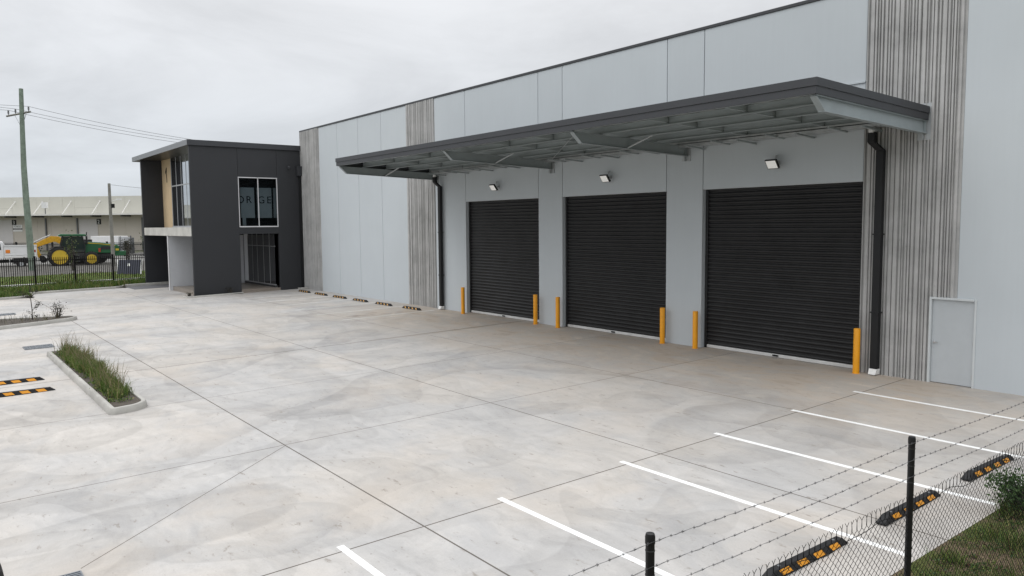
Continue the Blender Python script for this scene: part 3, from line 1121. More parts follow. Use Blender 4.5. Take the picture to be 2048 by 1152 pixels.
# porch floor and ground-floor glazing
obj('porch_floor', MB().box(-52.71, OX - .005, -6.5, -1.5, -.3, .14).box(OX - .004, OX + .05, wy0, wy1, -.3, .02), M['floor'], of)
YL = -1.80
mb = MB()
for x in (-51.97, -51.07, -50.17, -49.02, -47.95):
    mb.box(x - .018, x + .018, YL - .03, YL + .05, .34, 3.54)
mb.box(-52.71, -47.1, YL - .05, YL + .05, .27, .34).box(-51.98, -47.1, YL - .032, YL + .049, 2.71, 2.745)
fr = obj('window_frame', mb, M['grey_alu'], of)
obj('pane', MB().box(-52.0, -47.12, YL - .008, YL + .008, .34, 3.54), M['glass_dark'], fr)
obj('entry_wall', MB().box(-52.71, -52.0, YL - .03, YL + .1, .34, 3.54), M['greywall'], of)
obj('base_wall', MB().box(-52.71, -47.11, YL - .02, YL + .12, .14, .265), M['intdark'], of)
obj('inner_wall', MB().box(-59.04, OX - .21, -.3, -.1, -.3, OT).box(-59.04, -52.96, -2.1, -1.9, -.3, 3.5), M['intdark'], of)
# side window
mb = MB()
for y in (wy0 + .026, -2.79, wy1 - .026):
    mb.box(OX - .08, OX + .012, y - .021, y + .021, 3.93, 6.96)
mb.box(OX - .08, OX + .012, wy0 + .053, wy1 - .053, 6.905, 6.96).box(OX - .08, OX + .03, wy0 + .053, wy1 - .053, 3.93, 4.00)
fr = obj('window_frame', mb, M['whitetrim'], of)
obj('pane', MB().box(OX - .055, OX - .045, wy0 + .053, wy1 - .053, 4.0, 6.905), M['glass_see'], fr)
# what shows through the side window: pale lining with lettering, dark posts
mb = MB().box(OX - .5, OX - .4, -3.75, -2.9, 4.5, 6.35).box(OX - .5, OX - .4, -2.72, -1.82, 4.5, 6.35).box(OX - .5, OX - .4, -1.68, -1.3, 4.5, 6.35).box(OX - .5, OX - .4, -3.65, -3.45, 4.0, 4.5)
bd = obj('display_board', mb, M['interior'], of)
obj('inner_wall', MB().box(OX - 1.0, OX - .9, -5.2, -.31, 3.95, OT).box(OX - .89, OX - .21, -5.2, -5.1, 3.95, OT), M['intdark'], of)


def text(body, size, loc, rot, mat, parent, name='lettering', ext=.004):
    cu = bpy.data.curves.new(name, 'FONT')
    cu.body = body
    cu.size = size
    cu.extrude = ext
    cu.align_x = 'LEFT'
    cu.materials.append(mat)
    tmp = bpy.data.objects.new('lettering_curve', cu)
    COL.objects.link(tmp)
    bpy.context.view_layer.update()
    me = bpy.data.meshes.new_from_object(tmp.evaluated_get(bpy.context.evaluated_depsgraph_get()))
    bpy.data.objects.remove(tmp)
    o = bpy.data.objects.new(name, me)
    COL.objects.link(o)
    o.parent = parent
    o.location = Vector(loc) - wloc(parent)
    o.rotation_euler = rot
    return o


for ch, y in (('O', -4.02), ('R', -3.43), ('G', -2.70), ('E', -2.14)):
    text(ch, .62, (OX - .385, y, 5.40), (R(90), 0, R(90)), M['letter'], bd)
# roof and fascia
mb = MB()
mb.box(-61.0, OX + .06, -6.82, -.02, OT + .02, OT + .26)
rf = obj('roof', mb, M['office'], of)
obj('fascia', MB().box(-61.03, OX + .05, -6.86, -6.822, OT, OT + .31), M['officeroof'], rf)
obj('fascia', MB().box(OX + .062, OX + .09, -6.86, -.02, OT + .0, OT + .31), M['fascia'], rf)
obj('fascia', MB().box(-61.06, -61.031, -6.86, -.02, OT + .0, OT + .31), M['officeroof'], rf)
obj('soffit', MB().box(-60.9, OX - .01, -6.8, -.1, OT + .003, OT + .019), paint('soffit_lining', (.085, .08, .068), .35), rf)
obj('roof_sheet', MB().box(-61.0, OX + .06, -6.8, -.02, OT + .261, OT + .30), M['fascia'], rf)

cam_t = thing('security_camera', 'small dark dome camera on the charcoal office wall', 'camera', (OX, -.85, 7.63))
obj('arm', MB().tube([(OX + .002, -.85, 7.72), (OX + .10, -.85, 7.68)], .03, 10), M['fascia'], cam_t, smooth=True)
obj('dome', MB().lathe([(.0, -.07), (.05, -.055), (.085, 0), (.09, .05), (.06, .09), (0, .095)], (OX + .15, -.85, 7.60), 'z', 18), M['fascia'], cam_t, smooth=True)
bx = thing('rainhead', 'charcoal box high in the corner where office meets warehouse', 'rainhead', (OX, -.2, 7.1))
mb = MB().hexa([(OX + .003, -.34, 7.12), (OX + .26, -.34, 7.12), (OX + .26, -.06, 7.12), (OX + .003, -.06, 7.12)],
               [(OX + .003, -.38, 7.68), (OX + .30, -.38, 7.68), (OX + .30, -.06, 7.68), (OX + .003, -.06, 7.68)])
obj('body', mb, M['fascia'], bx, bevel=.01)
obj('rim', MB().box(OX + .003, OX + .32, -.40, -.06, 7.685, 7.72), M['fascia'], bx)
obj('pipe', MB().box(OX + .01, OX + .13, -.20, -.07, -.1, 7.115), M['pipe'], bx)
pb = MB().box(-46.5, -45.95, -.62, -.12, g(-.4) - .05, .10)
tag(obj('concrete_block', pb, M['kerb'], bevel=.02), 'low pale concrete block in the corner between office and warehouse', 'block')

# ------------------------------------------------------------------ chain link fence by the camera
FX = -2.8
cf = thing('chain_link_fence', 'black chain link fence with round posts and three barbed wires in the near corner', 'fence', (FX, -13.3, verge_h(FX, -13.3)))
for y in (-19.43, -16.38, -13.31, -10.25, -7.2, -4.15):
    p = obj('post', MB().lathe([(.0255, verge_h(FX, y) - .1), (.0255, 2.20)], (FX, y, 0), 'z', 16), M['black'], cf, smooth=True)
    obj('cap', MB().lathe([(.0285, 2.165), (.0285, 2.205), (.024, 2.222), (.0, 2.226)], (FX, y, 0), 'z', 16), M['black'], p, smooth=True)
    mb = MB()
    for z in (2.125, 1.985, 1.85):
        mb.lathe([(.027, z - .004), (.0285, z), (.027, z + .004)], (FX, y, 0), 'z', 12)
    obj('tie', mb, M['blackmat'], p)


def wires_mesh(polys, r, n=3):
    """many thin poly-lines as one mesh of triangular tubes"""
    V, F = [], []
    base = 0
    ang = np.arange(n) * 2 * np.pi / n
    for P in polys:
        P = np.asarray(P, float)
        k = len(P)
        D = np.gradient(P, axis=0)
        D /= np.linalg.norm(D, axis=1)[:, None] + 1e-9
        A = np.tile([1.0, 0.0, 0.0], (k, 1))
        U = np.cross(D, A)
        U /= np.linalg.norm(U, axis=1)[:, None] + 1e-9
        W = np.cross(D, U)
        ring = P[:, None, :] + r * (np.cos(ang)[None, :, None] * U[:, None, :] + np.sin(ang)[None, :, None] * W[:, None, :])
        V.append(ring.reshape(-1, 3))
        i = np.arange(k - 1)[:, None] * n
        j = np.arange(n)[None, :]
        q = np.stack([i + j, i + (j + 1) % n, i + n + (j + 1) % n, i + n + j], -1).reshape(-1, 4) + base
        F.append(q)
        base += k * n
    mb = MB()
    mb.v = [tuple(p) for p in np.concatenate(V).tolist()]
    mb.f = [tuple(f) for f in np.concatenate(F).tolist()]
    mb.m = [0] * len(mb.f)
    return mb


PW = .0705
polys = []
HW = PW / 2                                   # column spacing of the diamonds
HZ = .0325
nw = int((19.0 - 7.6) / HW)
for i in range(nw):
    yc = -19.0 + (i + .5) * HW                # this wire swings between two columns and hooks its neighbours
    ztop = 1.655 + .012 * math.sin(yc * 2.1)
    zb = verge_h(FX, yc) + .02
    pts = []
    wob = .010 * math.sin(yc * .9) + .005 * math.sin(yc * 3.7)
    j = 0
    z = ztop
    while z > zb:
        sgn = 1 if (i + j) % 2 else -1
        pts.append((FX + .002 * sgn + wob * math.sin(z * 2), yc + sgn * HW * .5 + random.uniform(-.0016, .0016), z + random.uniform(-.0015, .0015)))
        j += 1
        z -= HZ
    if i % 2 == 0:
        # twisted selvedge: two neighbours rise together, then part
        yk = yc - HW * .5
        pts = [(FX + random.uniform(-.008, .008), yk - PW * .34, ztop + .088), (FX, yk + random.uniform(-.003, .003), ztop + .057), (FX, yk, ztop + .02)] + pts
    else:
        yk = yc + HW * .5
        pts = [(FX + random.uniform(-.008, .008), yk + PW * .34, ztop + .086), (FX, yk + random.uniform(-.003, .003), ztop + .055), (FX + .002, yk, ztop + .02)] + pts
    polys.append(pts)
obj('mesh', wires_mesh(polys, .0024), M['fence_black'], cf)
# line wire woven through the top row
pts = [(FX, -19.0 + t * .05, 1.612 + .022 * math.sin(t * .05 * 5.2) + .012 * math.sin(t * .05 * 11)) for t in range(int(11.5 / .05))]
obj('line_wire', wires_mesh([pts], .0030), M['fence_black'], cf)
for z in (2.185, 2.045, 1.912):
    polys = []
    pts = []
    for t in range(int(14.6 / .05)):
        y = -19.4 + t * .05
        u = ((y + 19.43) % 3.055) / 3.055
        pts.append((FX + .03, y, z - .02 * math.sin(math.pi * u) + random.uniform(-.002, .002)))
    polys.append(pts)
    polys.append([(a + .003, b, c + .003 * math.sin(b * 90)) for a, b, c in pts])
    y = -19.4
    while y < -5:
        u = ((y + 19.43) % 3.055) / 3.055
        zz = z - .02 * math.sin(math.pi * u)
        for s in (-1, 1):
            a = random.uniform(.3, 1.2)
            polys.append([(FX + .03, y + .004 * s, zz - .009), (FX + .032, y - .003 * s, zz), (FX + .03, y + .006 * s, zz + .009)])
            polys.append([(FX + .026, y - .005, zz + .003 * s), (FX + .032, y, zz), (FX + .036, y + .006, zz - .002 * s)])
        y += random.uniform(.088, .108)
    obj('barbed_wire', wires_mesh(polys, .0012), M['barb'], cf)

# ------------------------------------------------------------------ steel palisade fence along the street
SX = -62.6
sf = thing('steel_fence', 'black vertical-bar steel fence along the street behind the grass', 'fence', (SX, -10.5, g(-10.5)))
py = [-13.07 + 2.45 * k for k in range(-6, 6)]
for k, y in enumerate(py):
    zb = g(max(y, -40)) + .0
    obj('post', MB().box(SX - .05, SX + .05, y - .06, y + .06, zb - .1, 2.02).box(SX - .06, SX + .06, y - .07, y + .07, 2.021, 2.04), M['fence_black'], sf)
for a, b in zip(py[:-1], py[1:]):
    zb = g((a + b) / 2)
    mb = MB()
    mb.box(SX - .02, SX + .02, a + .061, b - .061, 1.70, 1.745).box(SX - .02, SX + .02, a + .061, b - .061, zb + .28, zb + .325)
    n = 18
    for i in range(n):
        y = a + (b - a) * (i + 1) / (n + 1)
        w = .023
        mb.box(SX + .021, SX + .045, y - w, y + w, zb + .10, 1.90)
        mb.add([(SX + .021, y - w, 1.90), (SX + .045, y - w, 1.90), (SX + .045, y + w, 1.90), (SX + .021, y + w, 1.90), (SX + .033, y, 1.97)],
               [(0, 1, 4), (1, 2, 4), (2, 3, 4), (3, 0, 4)])
    obj('panel', mb, M['fence_black'], sf)

# ------------------------------------------------------------------ poles and wires
up_ = thing('utility_pole', 'tall leaning green-grey timber power pole with a crossarm', 'utility pole', (-82.05, -11.3, -.1))
mb = MB().tube([(-82.02, -11.3, -.4), (-82.3, -11.32, 3), (-82.75, -11.37, 6.5), (-83.15, -11.36, 9.6), (-83.32, -11.3, 12), (-83.66, -11.17, 16.68)], [.29, .275, .26, .235, .21, .175], 14)
obj('shaft', mb, M['poleg'], up_, smooth=True)
ca = obj('crossarm', MB().tube([(-84.35, -12.36, 14.20), (-83.02, -10.58, 14.60)], .085, 4), M['polew'], up_)
ins = [(-84.27, -12.2, 14.27), (-83.88, -11.68, 14.39), (-83.10, -10.73, 14.60)]
for (x, y, z) in ins:
    obj('insulator', MB().lathe([(.03, 0), (.03, .12), (.075, .14), (.06, .22), (.085, .25), (.06, .34), (.08, .37), (.05, .46), (0, .48)], (x, y, z), 'z', 12), M['grey_dark'], ca)
obj('brace', MB().tube([(-83.92, -11.75, 14.3), (-83.45, -11.45, 13.45)], .03, 5).tube([(-83.2, -10.9, 14.5), (-83.40, -11.2, 13.45)], .03, 5), M['galv'], up_)
mids = [(-80.55, 2.18, 12.72), (-80.9, 1.70, 12.60), (-81.5, .92, 12.46)]
lefts = [(-84.77, -12.76, 15.24), (-84.76, -12.78, 15.03), (-84.75, -12.8, 14.8)]
order = [ins[2], ins[1], ins[0]]
for k in range(3):
    a = Vector(order[k]) + Vector((0, 0, .47))
    m = Vector(mids[k])
    pts = []
    l = Vector(lefts[k])
    d = (l - a)
    pts.append(tuple(l + Vector((-2.0, -48, .3))))
    pts.append(tuple(l + Vector((-.9, -22, -.9))))
    pts.append(tuple(l))
    pts.append(tuple(a))
    b = a + (m - a) * 3.2
    b.z = 12.2
    for t in range(1, 25):
        u = t / 24
        # parabola through a, m and b
        um = 1 / 3.2
        q = a + (b - a) * u
        za = a.z + (b.z - a.z) * um
        s = (m.z - za) / (um * (1 - um))
        q.z = a.z + (b.z - a.z) * u + s * u * (1 - u)
        pts.append(tuple(q))
    tag(obj('power_line', MB().tube(pts, .017, 5), M['cable']), ['top power line strung from the right end of the crossarm', 'middle power line from the centre insulator of the crossarm', 'lowest power line from the far left insulator of the crossarm'][k], 'power line', 'power lines on the leaning pole')

p2 = thing('street_pole', 'thin grey weathered pole in front of the tractor nose', 'pole', (-84.2, -4.2, 0))
obj('shaft', MB().tube([(-84.2, -4.18, -.3), (-84.6, -4.15, 4), (-84.97, -4.09, 8.36)], [.19, .16, .13], 12), M['polew'], p2, smooth=True)
obj('meter_box', MB().box(-84.82, -84.58, -4.05, -3.75, 5.95, 6.35), M['black'], p2)
obj('lamp', MB().tube([(-84.75, -4.0, 6.6), (-84.4, -3.5, 6.78)], .03, 6).box(-84.55, -84.15, -3.6, -3.2, 6.72, 6.86), M['white'], p2)
pts = [(-84.95, -4.09, 8.25)] + [(-84.95 + 3.4 * u, -4.09 + 16 * u, 8.25 - .75 * u - 1.2 * u * (1 - u)) for u in np.linspace(.1, 1, 10)]
tag(obj('power_line', MB().tube(pts, .015, 5), M['cable']), 'single wire running from the thin weathered pole to the right', 'power line')

# ------------------------------------------------------------------ distant warehouse across the street
DR = math.atan2(.713, .702)
fw = thing('distant_warehouse', 'long cream warehouse across the street with a white awning', 'warehouse', (0, 0, 0))
jl = [-70, -60, -48, -40, -30, -22, -14, -8, -2.4, 2.2, 4.4, 6.6, 9.07, 11.43, 13.53, 17.67, 20.2, 22.58, 26.5, 32, 40, 50, 60, 70]
for a, b in zip(jl[:-1], jl[1:]):
    if (a, b) == (13.53, 17.67) or (a, b) == (-2.4, 2.2):
        mb = MB().box(a + .012, b - .012, 0, .25, 6.3, 7.40).box(a + .012, b - .012, 0, .25, 7.42, 9.28)
    else:
        mb = MB().box(a + .012, b - .012, 0, .25, 6.3, 9.28)
    obj('wall_panel', mb, M['farwall'], fw, world=False)
    obj('lower_wall', MB().box(a + .012, b - .012, .0, .25, -.5, 6.29), M['farwall_low'], fw, world=False)
obj('backing_wall', MB().box(-70, 70, .26, .4, -.5, 9.2), M['panel_gap'], fw, world=False)
obj('roof', MB().box(-70, 70, .41, 50, 8.9, 9.1), M['farwall'], fw, world=False)
aw = obj('awning', MB().box(-72, 29.4, -2.6, -.02, 6.12, 6.34), M['farcanopy'], fw, world=False)
mb = MB()
for s in (-13, -7.7, -2.4, 2.72, 7.77, 12.96, 18.18, 23.45, 28.6):
    mb.box(s - .12, s + .12, -2.45, -.03, 5.85, 6.11)
obj('awning_beam', mb, M['farsteel'], aw, world=False)
for s in (-13, -7.7, -2.4, 2.72, 7.77, 12.96, 18.18, 23.45, 28.6):
    obj('tie_rod', MB().tube([(s, -.03, 8.47), (s + .15, -2.45, 6.34)], .06, 6).box(s - .17, s + .17, -.04, -.005, 8.32, 8.64), M['farcanopy'], fw, world=False)
for a, b in ((-6.2, 2.0), (14.2, 17.55)):
    obj('roller_door', MB().box(a, b, -.05, -.002, -.2, 5.45), M['fardoor'], fw, world=False)
for s in (8.25, 13.98, 25.6):
    obj('downpipe', MB().box(s - .1, s + .1, -.25, -.06, -.3, 5.7), M['grey_dark'], fw, world=False)
sg = obj('sign', MB().box(2.12, 3.82, -.06, -.003, 3.52, 4.66), M['vehwhite'], fw, world=False)
obj('sign_band', MB().box(2.12, 3.82, -.075, -.061, 3.84, 4.06), M['black'], sg, world=False)
obj('sign_stripe', MB().box(2.3, 3.64, -.085, -.076, 3.93, 3.97), M['white'], sg, world=False)
text('FORGE', .42, (2.26, -.066, 4.23), (R(90), 0, 0), M['grey_dark'], sg)
for s, ch in ((2.35, '3'), (17.8, '2')):
    npl = obj('number_plate', MB().box(s - .38, s + .38, -.06, -.003, 4.62, 5.5), M['black'], fw, world=False)
    text(ch, .85, (s - .24, -.066, 4.76), (R(90), 0, 0), M['white'], npl, 'number')
bxp = obj('roof_box', MB().box(9.4, 10.3, -2.4, -2.0, 7.35, 8.3), M['vehwhite'], fw, world=False)
obj('roof_box_post', MB().tube([(9.9, -2.2, 6.34), (9.9, -2.2, 7.35)], .07, 6), M['grey_dark'], bxp, world=False)
fw.location = (-156.5, -7.88, 0)
fw.rotation_euler = (0, 0, DR)

# things standing before it
def place(o, x, y, z, rz=DR):
    o.location = (x, y, z)
    o.rotation_euler = (0, 0, rz)


ct_ = thing('shipping_container', 'white box container behind the tractor nose', 'container', (0, 0, 0))
obj('body', MB().box(0, 4.2, 0, 2.3, .35, 2.55), M['vehwhite'], ct_, world=False, bevel=.03)
obj('base_rail', MB().box(0, 4.2, -.03, .1, .1, .345), M['grey_dark'], ct_, world=False)
mb = MB()
for i in range(9):
    mb.box(.15 + i * .47, .21 + i * .47, -.025, -.001, .4, 2.5)
obj('side_ribs', mb, M['white'], ct_, world=False)
place(ct_, -124.2, .28, .28)
cg = thing('cage', 'pale slatted cage beside the white container', 'cage', (0, 0, 0))
mb = MB()
for i in range(17):
    mb.box(i * .085, i * .085 + .04, 0, .04, .1, 2.35)
mb.box(-.02, 1.5, .041, .1, 2.28, 2.4).box(-.02, 1.5, .041, .1, .05, .2)
obj('slats', mb, M['aluframe'], cg, world=False)
obj('frame', MB().box(1.46, 1.6, -.03, .12, 0, 2.6).box(-.12, -.03, -.03, .12, 0, 2.5).box(-.02, 1.45, .9, .95, .05, 2.3), M['grey_dark'], cg, world=False)
place(cg, -121.2, 3.6, .28)

ff = thing('far_steel_fence', 'dark steel fence in front of the distant warehouse', 'fence', (0, 0, 0))
for k in range(-10, 14):
    obj('post', MB().box(k * 2.6 - .09, k * 2.6 + .09, -.09, .09, -.2, 1.95), M['black'], ff, world=False)
for k in range(-10, 13):
    mb = MB()
    a = k * 2.6
    mb.box(a + .091, a + 2.509, -.03, .03, 1.5, 1.58).box(a + .091, a + 2.509, -.03, .03, .2, .28)
    for i in range(1, 17):
        s = a + 2.6 * i / 17
        mb.box(s - .022, s + .022, .031, .07, .05, 1.85)
    obj('panel', mb, M['blackmat'], ff, world=False)
place(ff, -121.5, -9.0, .28)

# ------------------------------------------------------------------ tractor
def wheel(parent, x, y, z, ro, rr, w, ncleat, face):
    """lugged tyre with a dished rim; axle along local y"""
    t = obj('wheel', MB().lathe([(rr, -w / 2), (ro * .93, -w / 2), (ro, -w * .36), (ro, w * .36), (ro * .93, w / 2), (rr, w / 2)], (x, y, z), 'y', 36, False), M['tyre'], parent, world=False)
    mb = MB()
    for k in range(ncleat):
        a = 2 * math.pi * k / ncleat
        for s in (-1, 1):
            a2 = a + (.5 * 2 * math.pi / ncleat if s > 0 else 0)
            c, sn = math.cos(a2), math.sin(a2)
            r0, r1 = ro - .01, ro + .05
            wd = .045
            lo, hi = [], []
            for rr_, L_ in ((r0, lo), (r1, hi)):
                for (tt, yy) in ((-wd, 0), (wd, 0), (wd + .10, s * w * .48), (-wd + .10, s * w * .48)):
                    L_.append((x + c * rr_ - sn * tt, y + yy, z + sn * rr_ + c * tt))
            mb.hexa(lo, hi)
    obj('tread', mb, M['tyre'], t, world=False)
    f = -1 if face < 0 else 1
    prof = [(rr + .005, f * w * .44), (rr * .93, f * w * .46), (rr * .86, f * w * .30), (rr * .45, f * w * .22), (rr * .42, f * w * .34), (rr * .16, f * w * .36), (.0, f * w * .38)]
    mbr = MB().lathe(prof, (x, y, z), 'y', 32)
    obj('rim', mbr, M['tyellow'], t, world=False, smooth=True)
    mb = MB()
    for k in range(8):
        a = 2 * math.pi * k / 8
        mb.lathe([(.03, f * w * .35), (.03, f * w * .40)], (x + math.cos(a) * rr * .3, y, z + math.sin(a) * rr * .3), 'y', 8)
    obj('hub', mb, M['grey_dark'], t, world=False)
    return t


tr = thing('tractor', 'green row-crop tractor with yellow wheels parked beyond the street fence', 'tractor', (0, 0, 0))
# local x forward, y left (away), z up
for y, f in ((-.95, -1), (.95, 1)):
    wheel(tr, 0, y, .98, .98, .71, .55, 22, f)
    wheel(tr, 2.75, y * .92, .72, .70, .47, .42, 20, f)
mb = MB()
mb.prism([(2.2, 1.25), (5.25, 1.25), (5.38, 1.4), (5.35, 1.95), (5.1, 2.12), (3.6, 2.36), (2.25, 2.46)], 'y', -.43, .43)
hood = obj('hood', mb, M['tgreen'], tr, world=False, bevel=.07)
obj('stripe', MB().prism([(2.4, 2.28), (3.6, 2.19), (5.0, 1.98), (5.0, 2.03), (3.6, 2.25), (2.4, 2.36)], 'y', -.445, -.432), M['tyellow'], hood, world=False)
obj('grille', MB().prism([(3.6, 1.62), (4.5, 1.62), (4.75, 1.85), (4.35, 1.97), (3.7, 1.97)], 'y', -.447, -.432), M['blackmat'], hood, world=False)
obj('headlight', MB().box(5.0, 5.3, -.44, -.431, 1.5, 1.7), M['tyellow'], hood, world=False)
obj('nose', MB().box(5.0, 5.42, -.36, .36, 1.45, 1.98), M['blackmat'], hood, world=False)
obj('chassis', MB().box(-.4, 4.9, -.32, .32, .7, 1.24).box(-.9, -.2, -.5, .5, .6, 1.3).box(1.0, 2.3, -.75, .75, .75, 1.35), M['blackmat'], tr, world=False, bevel=.03)
obj('front_weight', MB().box(4.95, 6.0, -.40, .40, .95, 1.44), M['tgreen'], tr, world=False, bevel=.05)
cab = obj('cab', MB().prism([(.25, 1.45), (2.2, 1.45), (2.25, 2.0), (2.05, 3.0), (.35, 3.0), (.12, 2.1)], 'y', -.78, .78), M['vehglass'], tr, world=False)
mb = MB()
for (x0, z0, x1, z1) in ((.12, 2.1, .35, 3.02), (2.25, 2.0, 2.05, 3.02), (1.05, 1.5, 1.12, 3.02), (.25, 1.45, .12, 2.1), (2.2, 1.45, 2.25, 2.0)):
    for y in (-.79, .79):
        mb.tube([(x0, y, z0), (x1, y, z1)], .05, 6)
mb.box(.2, 2.25, -.8, .8, 1.38, 1.47)
obj('cab_frame', mb, M['blackmat'], cab, world=False)
obj('seat', MB().box(.7, 1.2, -.25, .25, 1.6, 1.8).box(.7, .85, -.25, .25, 1.8, 2.5), M['blackmat'], cab, world=False)
obj('cab_roof', MB().prism([(-.02, 3.02), (2.35, 3.02), (2.42, 3.1), (2.3, 3.22), (.15, 3.25), (-.08, 3.12)], 'y', -.88, .88), M['tgreen'], cab, world=False, bevel=.05)
obj('work_light', MB().box(2.36, 2.43, -.7, -.5, 3.02, 3.1).box(-.1, -.03, -.7, -.5, 3.03, 3.1), M['white'], cab, world=False)
obj('exhaust', MB().tube([(2.42, -.55, 2.2), (2.42, -.55, 3.05)], .09, 10).tube([(2.42, -.55, 3.05), (2.45, -.55, 3.42)], .05, 10), M['blackmat'], tr, world=False)
obj('fender', MB().prism([(-.75, 1.75), (-.45, 2.02), (.3, 2.08), (.75, 1.85), (.8, 1.6), (.7, 1.6), (.6, 1.78), (.25, 2.0), (-.4, 1.95), (-.68, 1.7)], 'y', -1.2, -.6), M['blackmat'], tr, world=False)
obj('fuel_tank', MB().box(1.25, 2.15, -.95, -.5, .7, 1.3), M['blackmat'], tr, world=False, bevel=.08)
obj('steps', MB().box(1.25, 1.7, -1.05, -.96, .5, .55).box(1.25, 1.7, -1.05, -.96, .8, .85).box(1.25, 1.7, -1.05, -.96, 1.1, 1.15), M['grey_dark'], tr, world=False)
obj('mirror', MB().box(2.25, 2.32, -1.25, -1.05, 2.3, 2.65).tube([(2.2, -.8, 2.7), (2.28, -1.15, 2.66)], .02, 5), M['blackmat'], tr, world=False)
obj('reflector_board', MB().box(3.42, 3.62, -.62, -.6, 1.38, 1.78), M['red'], tr, world=False)
place(tr, -88.4, -8.27, .16, R(85))

# digger arm standing behind the tractor
dg = thing('excavator', 'yellow excavator with a bent boom and hanging dipper behind the tractor', 'excavator', (0, 0, 0))


def arm(path, w, th):
    """box-section arm along a path in the x-z plane; th = depth per point"""
    mb = MB()
    n = len(path)
    sec = []
    for i, (x, z) in enumerate(path):
        a = Vector(path[max(i - 1, 0)])
        b = Vector(path[min(i + 1, n - 1)])
        d = (b - a).normalized()
        nn = Vector((-d.y, d.x))
        h = th[i] / 2
        sec.append([(x + nn.x * h, -w, z + nn.y * h), (x - nn.x * h, -w, z - nn.y * h), (x - nn.x * h, w, z - nn.y * h), (x + nn.x * h, w, z + nn.y * h)])
    vs = [v for s in sec for v in s]
    fs = []
    for i in range(n - 1):
        for j in range(4):
            fs.append((i * 4 + j, i * 4 + (j + 1) % 4, (i + 1) * 4 + (j + 1) % 4, (i + 1) * 4 + j))
    fs += [(3, 2, 1, 0), tuple((n - 1) * 4 + j for j in range(4))]
    return mb.add(vs, fs)


obj('boom', arm([(-2.6, 1.9), (-1.8, 2.28), (-1.05, 2.6), (-.6, 2.56), (.1, 2.08), (1.1, 1.5)], .18, [.34, .52, .62, .62, .56, .5]), M['eyellow'], dg, world=False, bevel=.02)
obj('dipper', arm([(-2.8, 2.2), (-2.66, 1.88), (-2.45, 1.3), (-2.15, .72)], .14, [.3, .5, .44, .32]), M['eyellow'], dg, world=False, bevel=.02)
obj('ram', MB().tube([(-2.74, -.05, 2.22), (-1.9, -.05, 2.68), (-1.2, -.05, 2.98)], .06, 8).tube([(.9, -.25, 1.55), (-.3, -.25, 2.2)], .07, 8), M['galv'], dg, world=False)
obj('bucket', MB().prism([(-2.2, .95), (-1.85, .9), (-1.55, .55), (-1.65, .25), (-2.0, .15), (-2.25, .4)], 'y', -.4, .4), M['blackmat'], dg, world=False, bevel=.02)
obj('body', MB().box(.9, 3.4, -1.0, 1.0, 1.0, 1.7).box(1.2, 2.5, -.9, .2, 1.7, 2.5), M['blackmat'], dg, world=False, bevel=.05)
obj('track', MB().prism([(.4, .5), (.6, .15), (1.0, 0), (3.2, 0), (3.6, .15), (3.8, .5), (3.6, .75), (3.2, .85), (1.0, .85), (.6, .75)], 'y', -1.2, -.75), M['tyre'], dg, world=False)
obj('track', MB().prism([(.4, .5), (.6, .15), (1.0, 0), (3.2, 0), (3.6, .15), (3.8, .5), (3.6, .75), (3.2, .85), (1.0, .85), (.6, .75)], 'y', .75, 1.2), M['tyre'], dg, world=False)
place(dg, -91.3, -7.42, .30, R(85))

# white tray truck
ut = thing('tray_truck', 'white flat-tray work truck with amber and red side lamps', 'truck', (0, 0, 0))
# local x forward (to the left in the street), y left
mb = MB()
mb.box(-2.65, 0, .86, .92, 1.28, 2.24).box(-2.65, 0, -.92, -.86, 1.28, 2.24).box(-2.70, -2.651, -.92, .92, 1.28, 2.24).box(-2.65, 0, -.859, .859, 1.22, 1.30)
mb.box(-.06, -.0, -.859, .859, 1.301, 2.4)
tb = obj('tray', mb, M['vehwhite'], ut, world=False, bevel=.015)
obj('tray_rail', MB().box(-2.72, 0, .921, .97, 2.16, 2.27).box(-2.72, 0, .921, .99, 1.10, 1.24).box(-1.78, -1.72, .921, .945, 1.25, 2.15).box(-.9, -.85, .921, .945, 1.25, 2.15), M['white'], tb, world=False)
obj('side_lamp', MB().box(-.48, -.12, .921, .95, 1.5, 1.82), M['amber'], tb, world=False)
obj('side_lamp', MB().box(-2.6, -2.4, .921, .95, 1.55, 1.78), M['red'], tb, world=False)
cb = obj('cab', MB().prism([(.02, .85), (2.4, .85), (2.5, 1.3), (2.3, 1.6), (1.6, 1.72), (1.15, 2.55), (.9, 2.62), (.1, 2.62), (.02, 2.5)], 'y', -.9, .9), M['vehwhite'], ut, world=False, bevel=.06)
for y0, y1 in ((.901, .915), (-.915, -.901)):
    obj('window', MB().prism([(.22, 1.82), (.28, 2.4), (.85, 2.4), (1.25, 1.82)], 'y', y0, y1), M['vehglass'], cb, world=False)
obj('chassis', MB().box(-2.4, 2.3, -.4, .4, .55, .84).box(-1.9, -.7, .45, .85, .45, 1.0), M['blackmat'], ut, world=False)
obj('mudguard', MB().box(-.45, -.38, .5, .9, .42, 1.05).box(-2.5, -2.43, .5, .9, .5, 1.05), M['vehwhite'], ut, world=False)
for x in (-1.35, 1.6):
    for s in (-1, 1):
        w = obj('wheel', MB().lathe([(.20, -.12), (.38, -.12), (.42, -.08), (.42, .08), (.38, .12), (.20, .12)], (x, s * .76, .42), 'y', 24, False), M['tyre'], ut, world=False)
        obj('rim', MB().lathe([(.21, s * .10), (.18, s * .08), (.06, s * .05), (0, s * .07)], (x, s * .76, .42), 'y', 18), M['galv'], w, world=False)
place(ut, -89.5, -12.8, .12, R(-94))

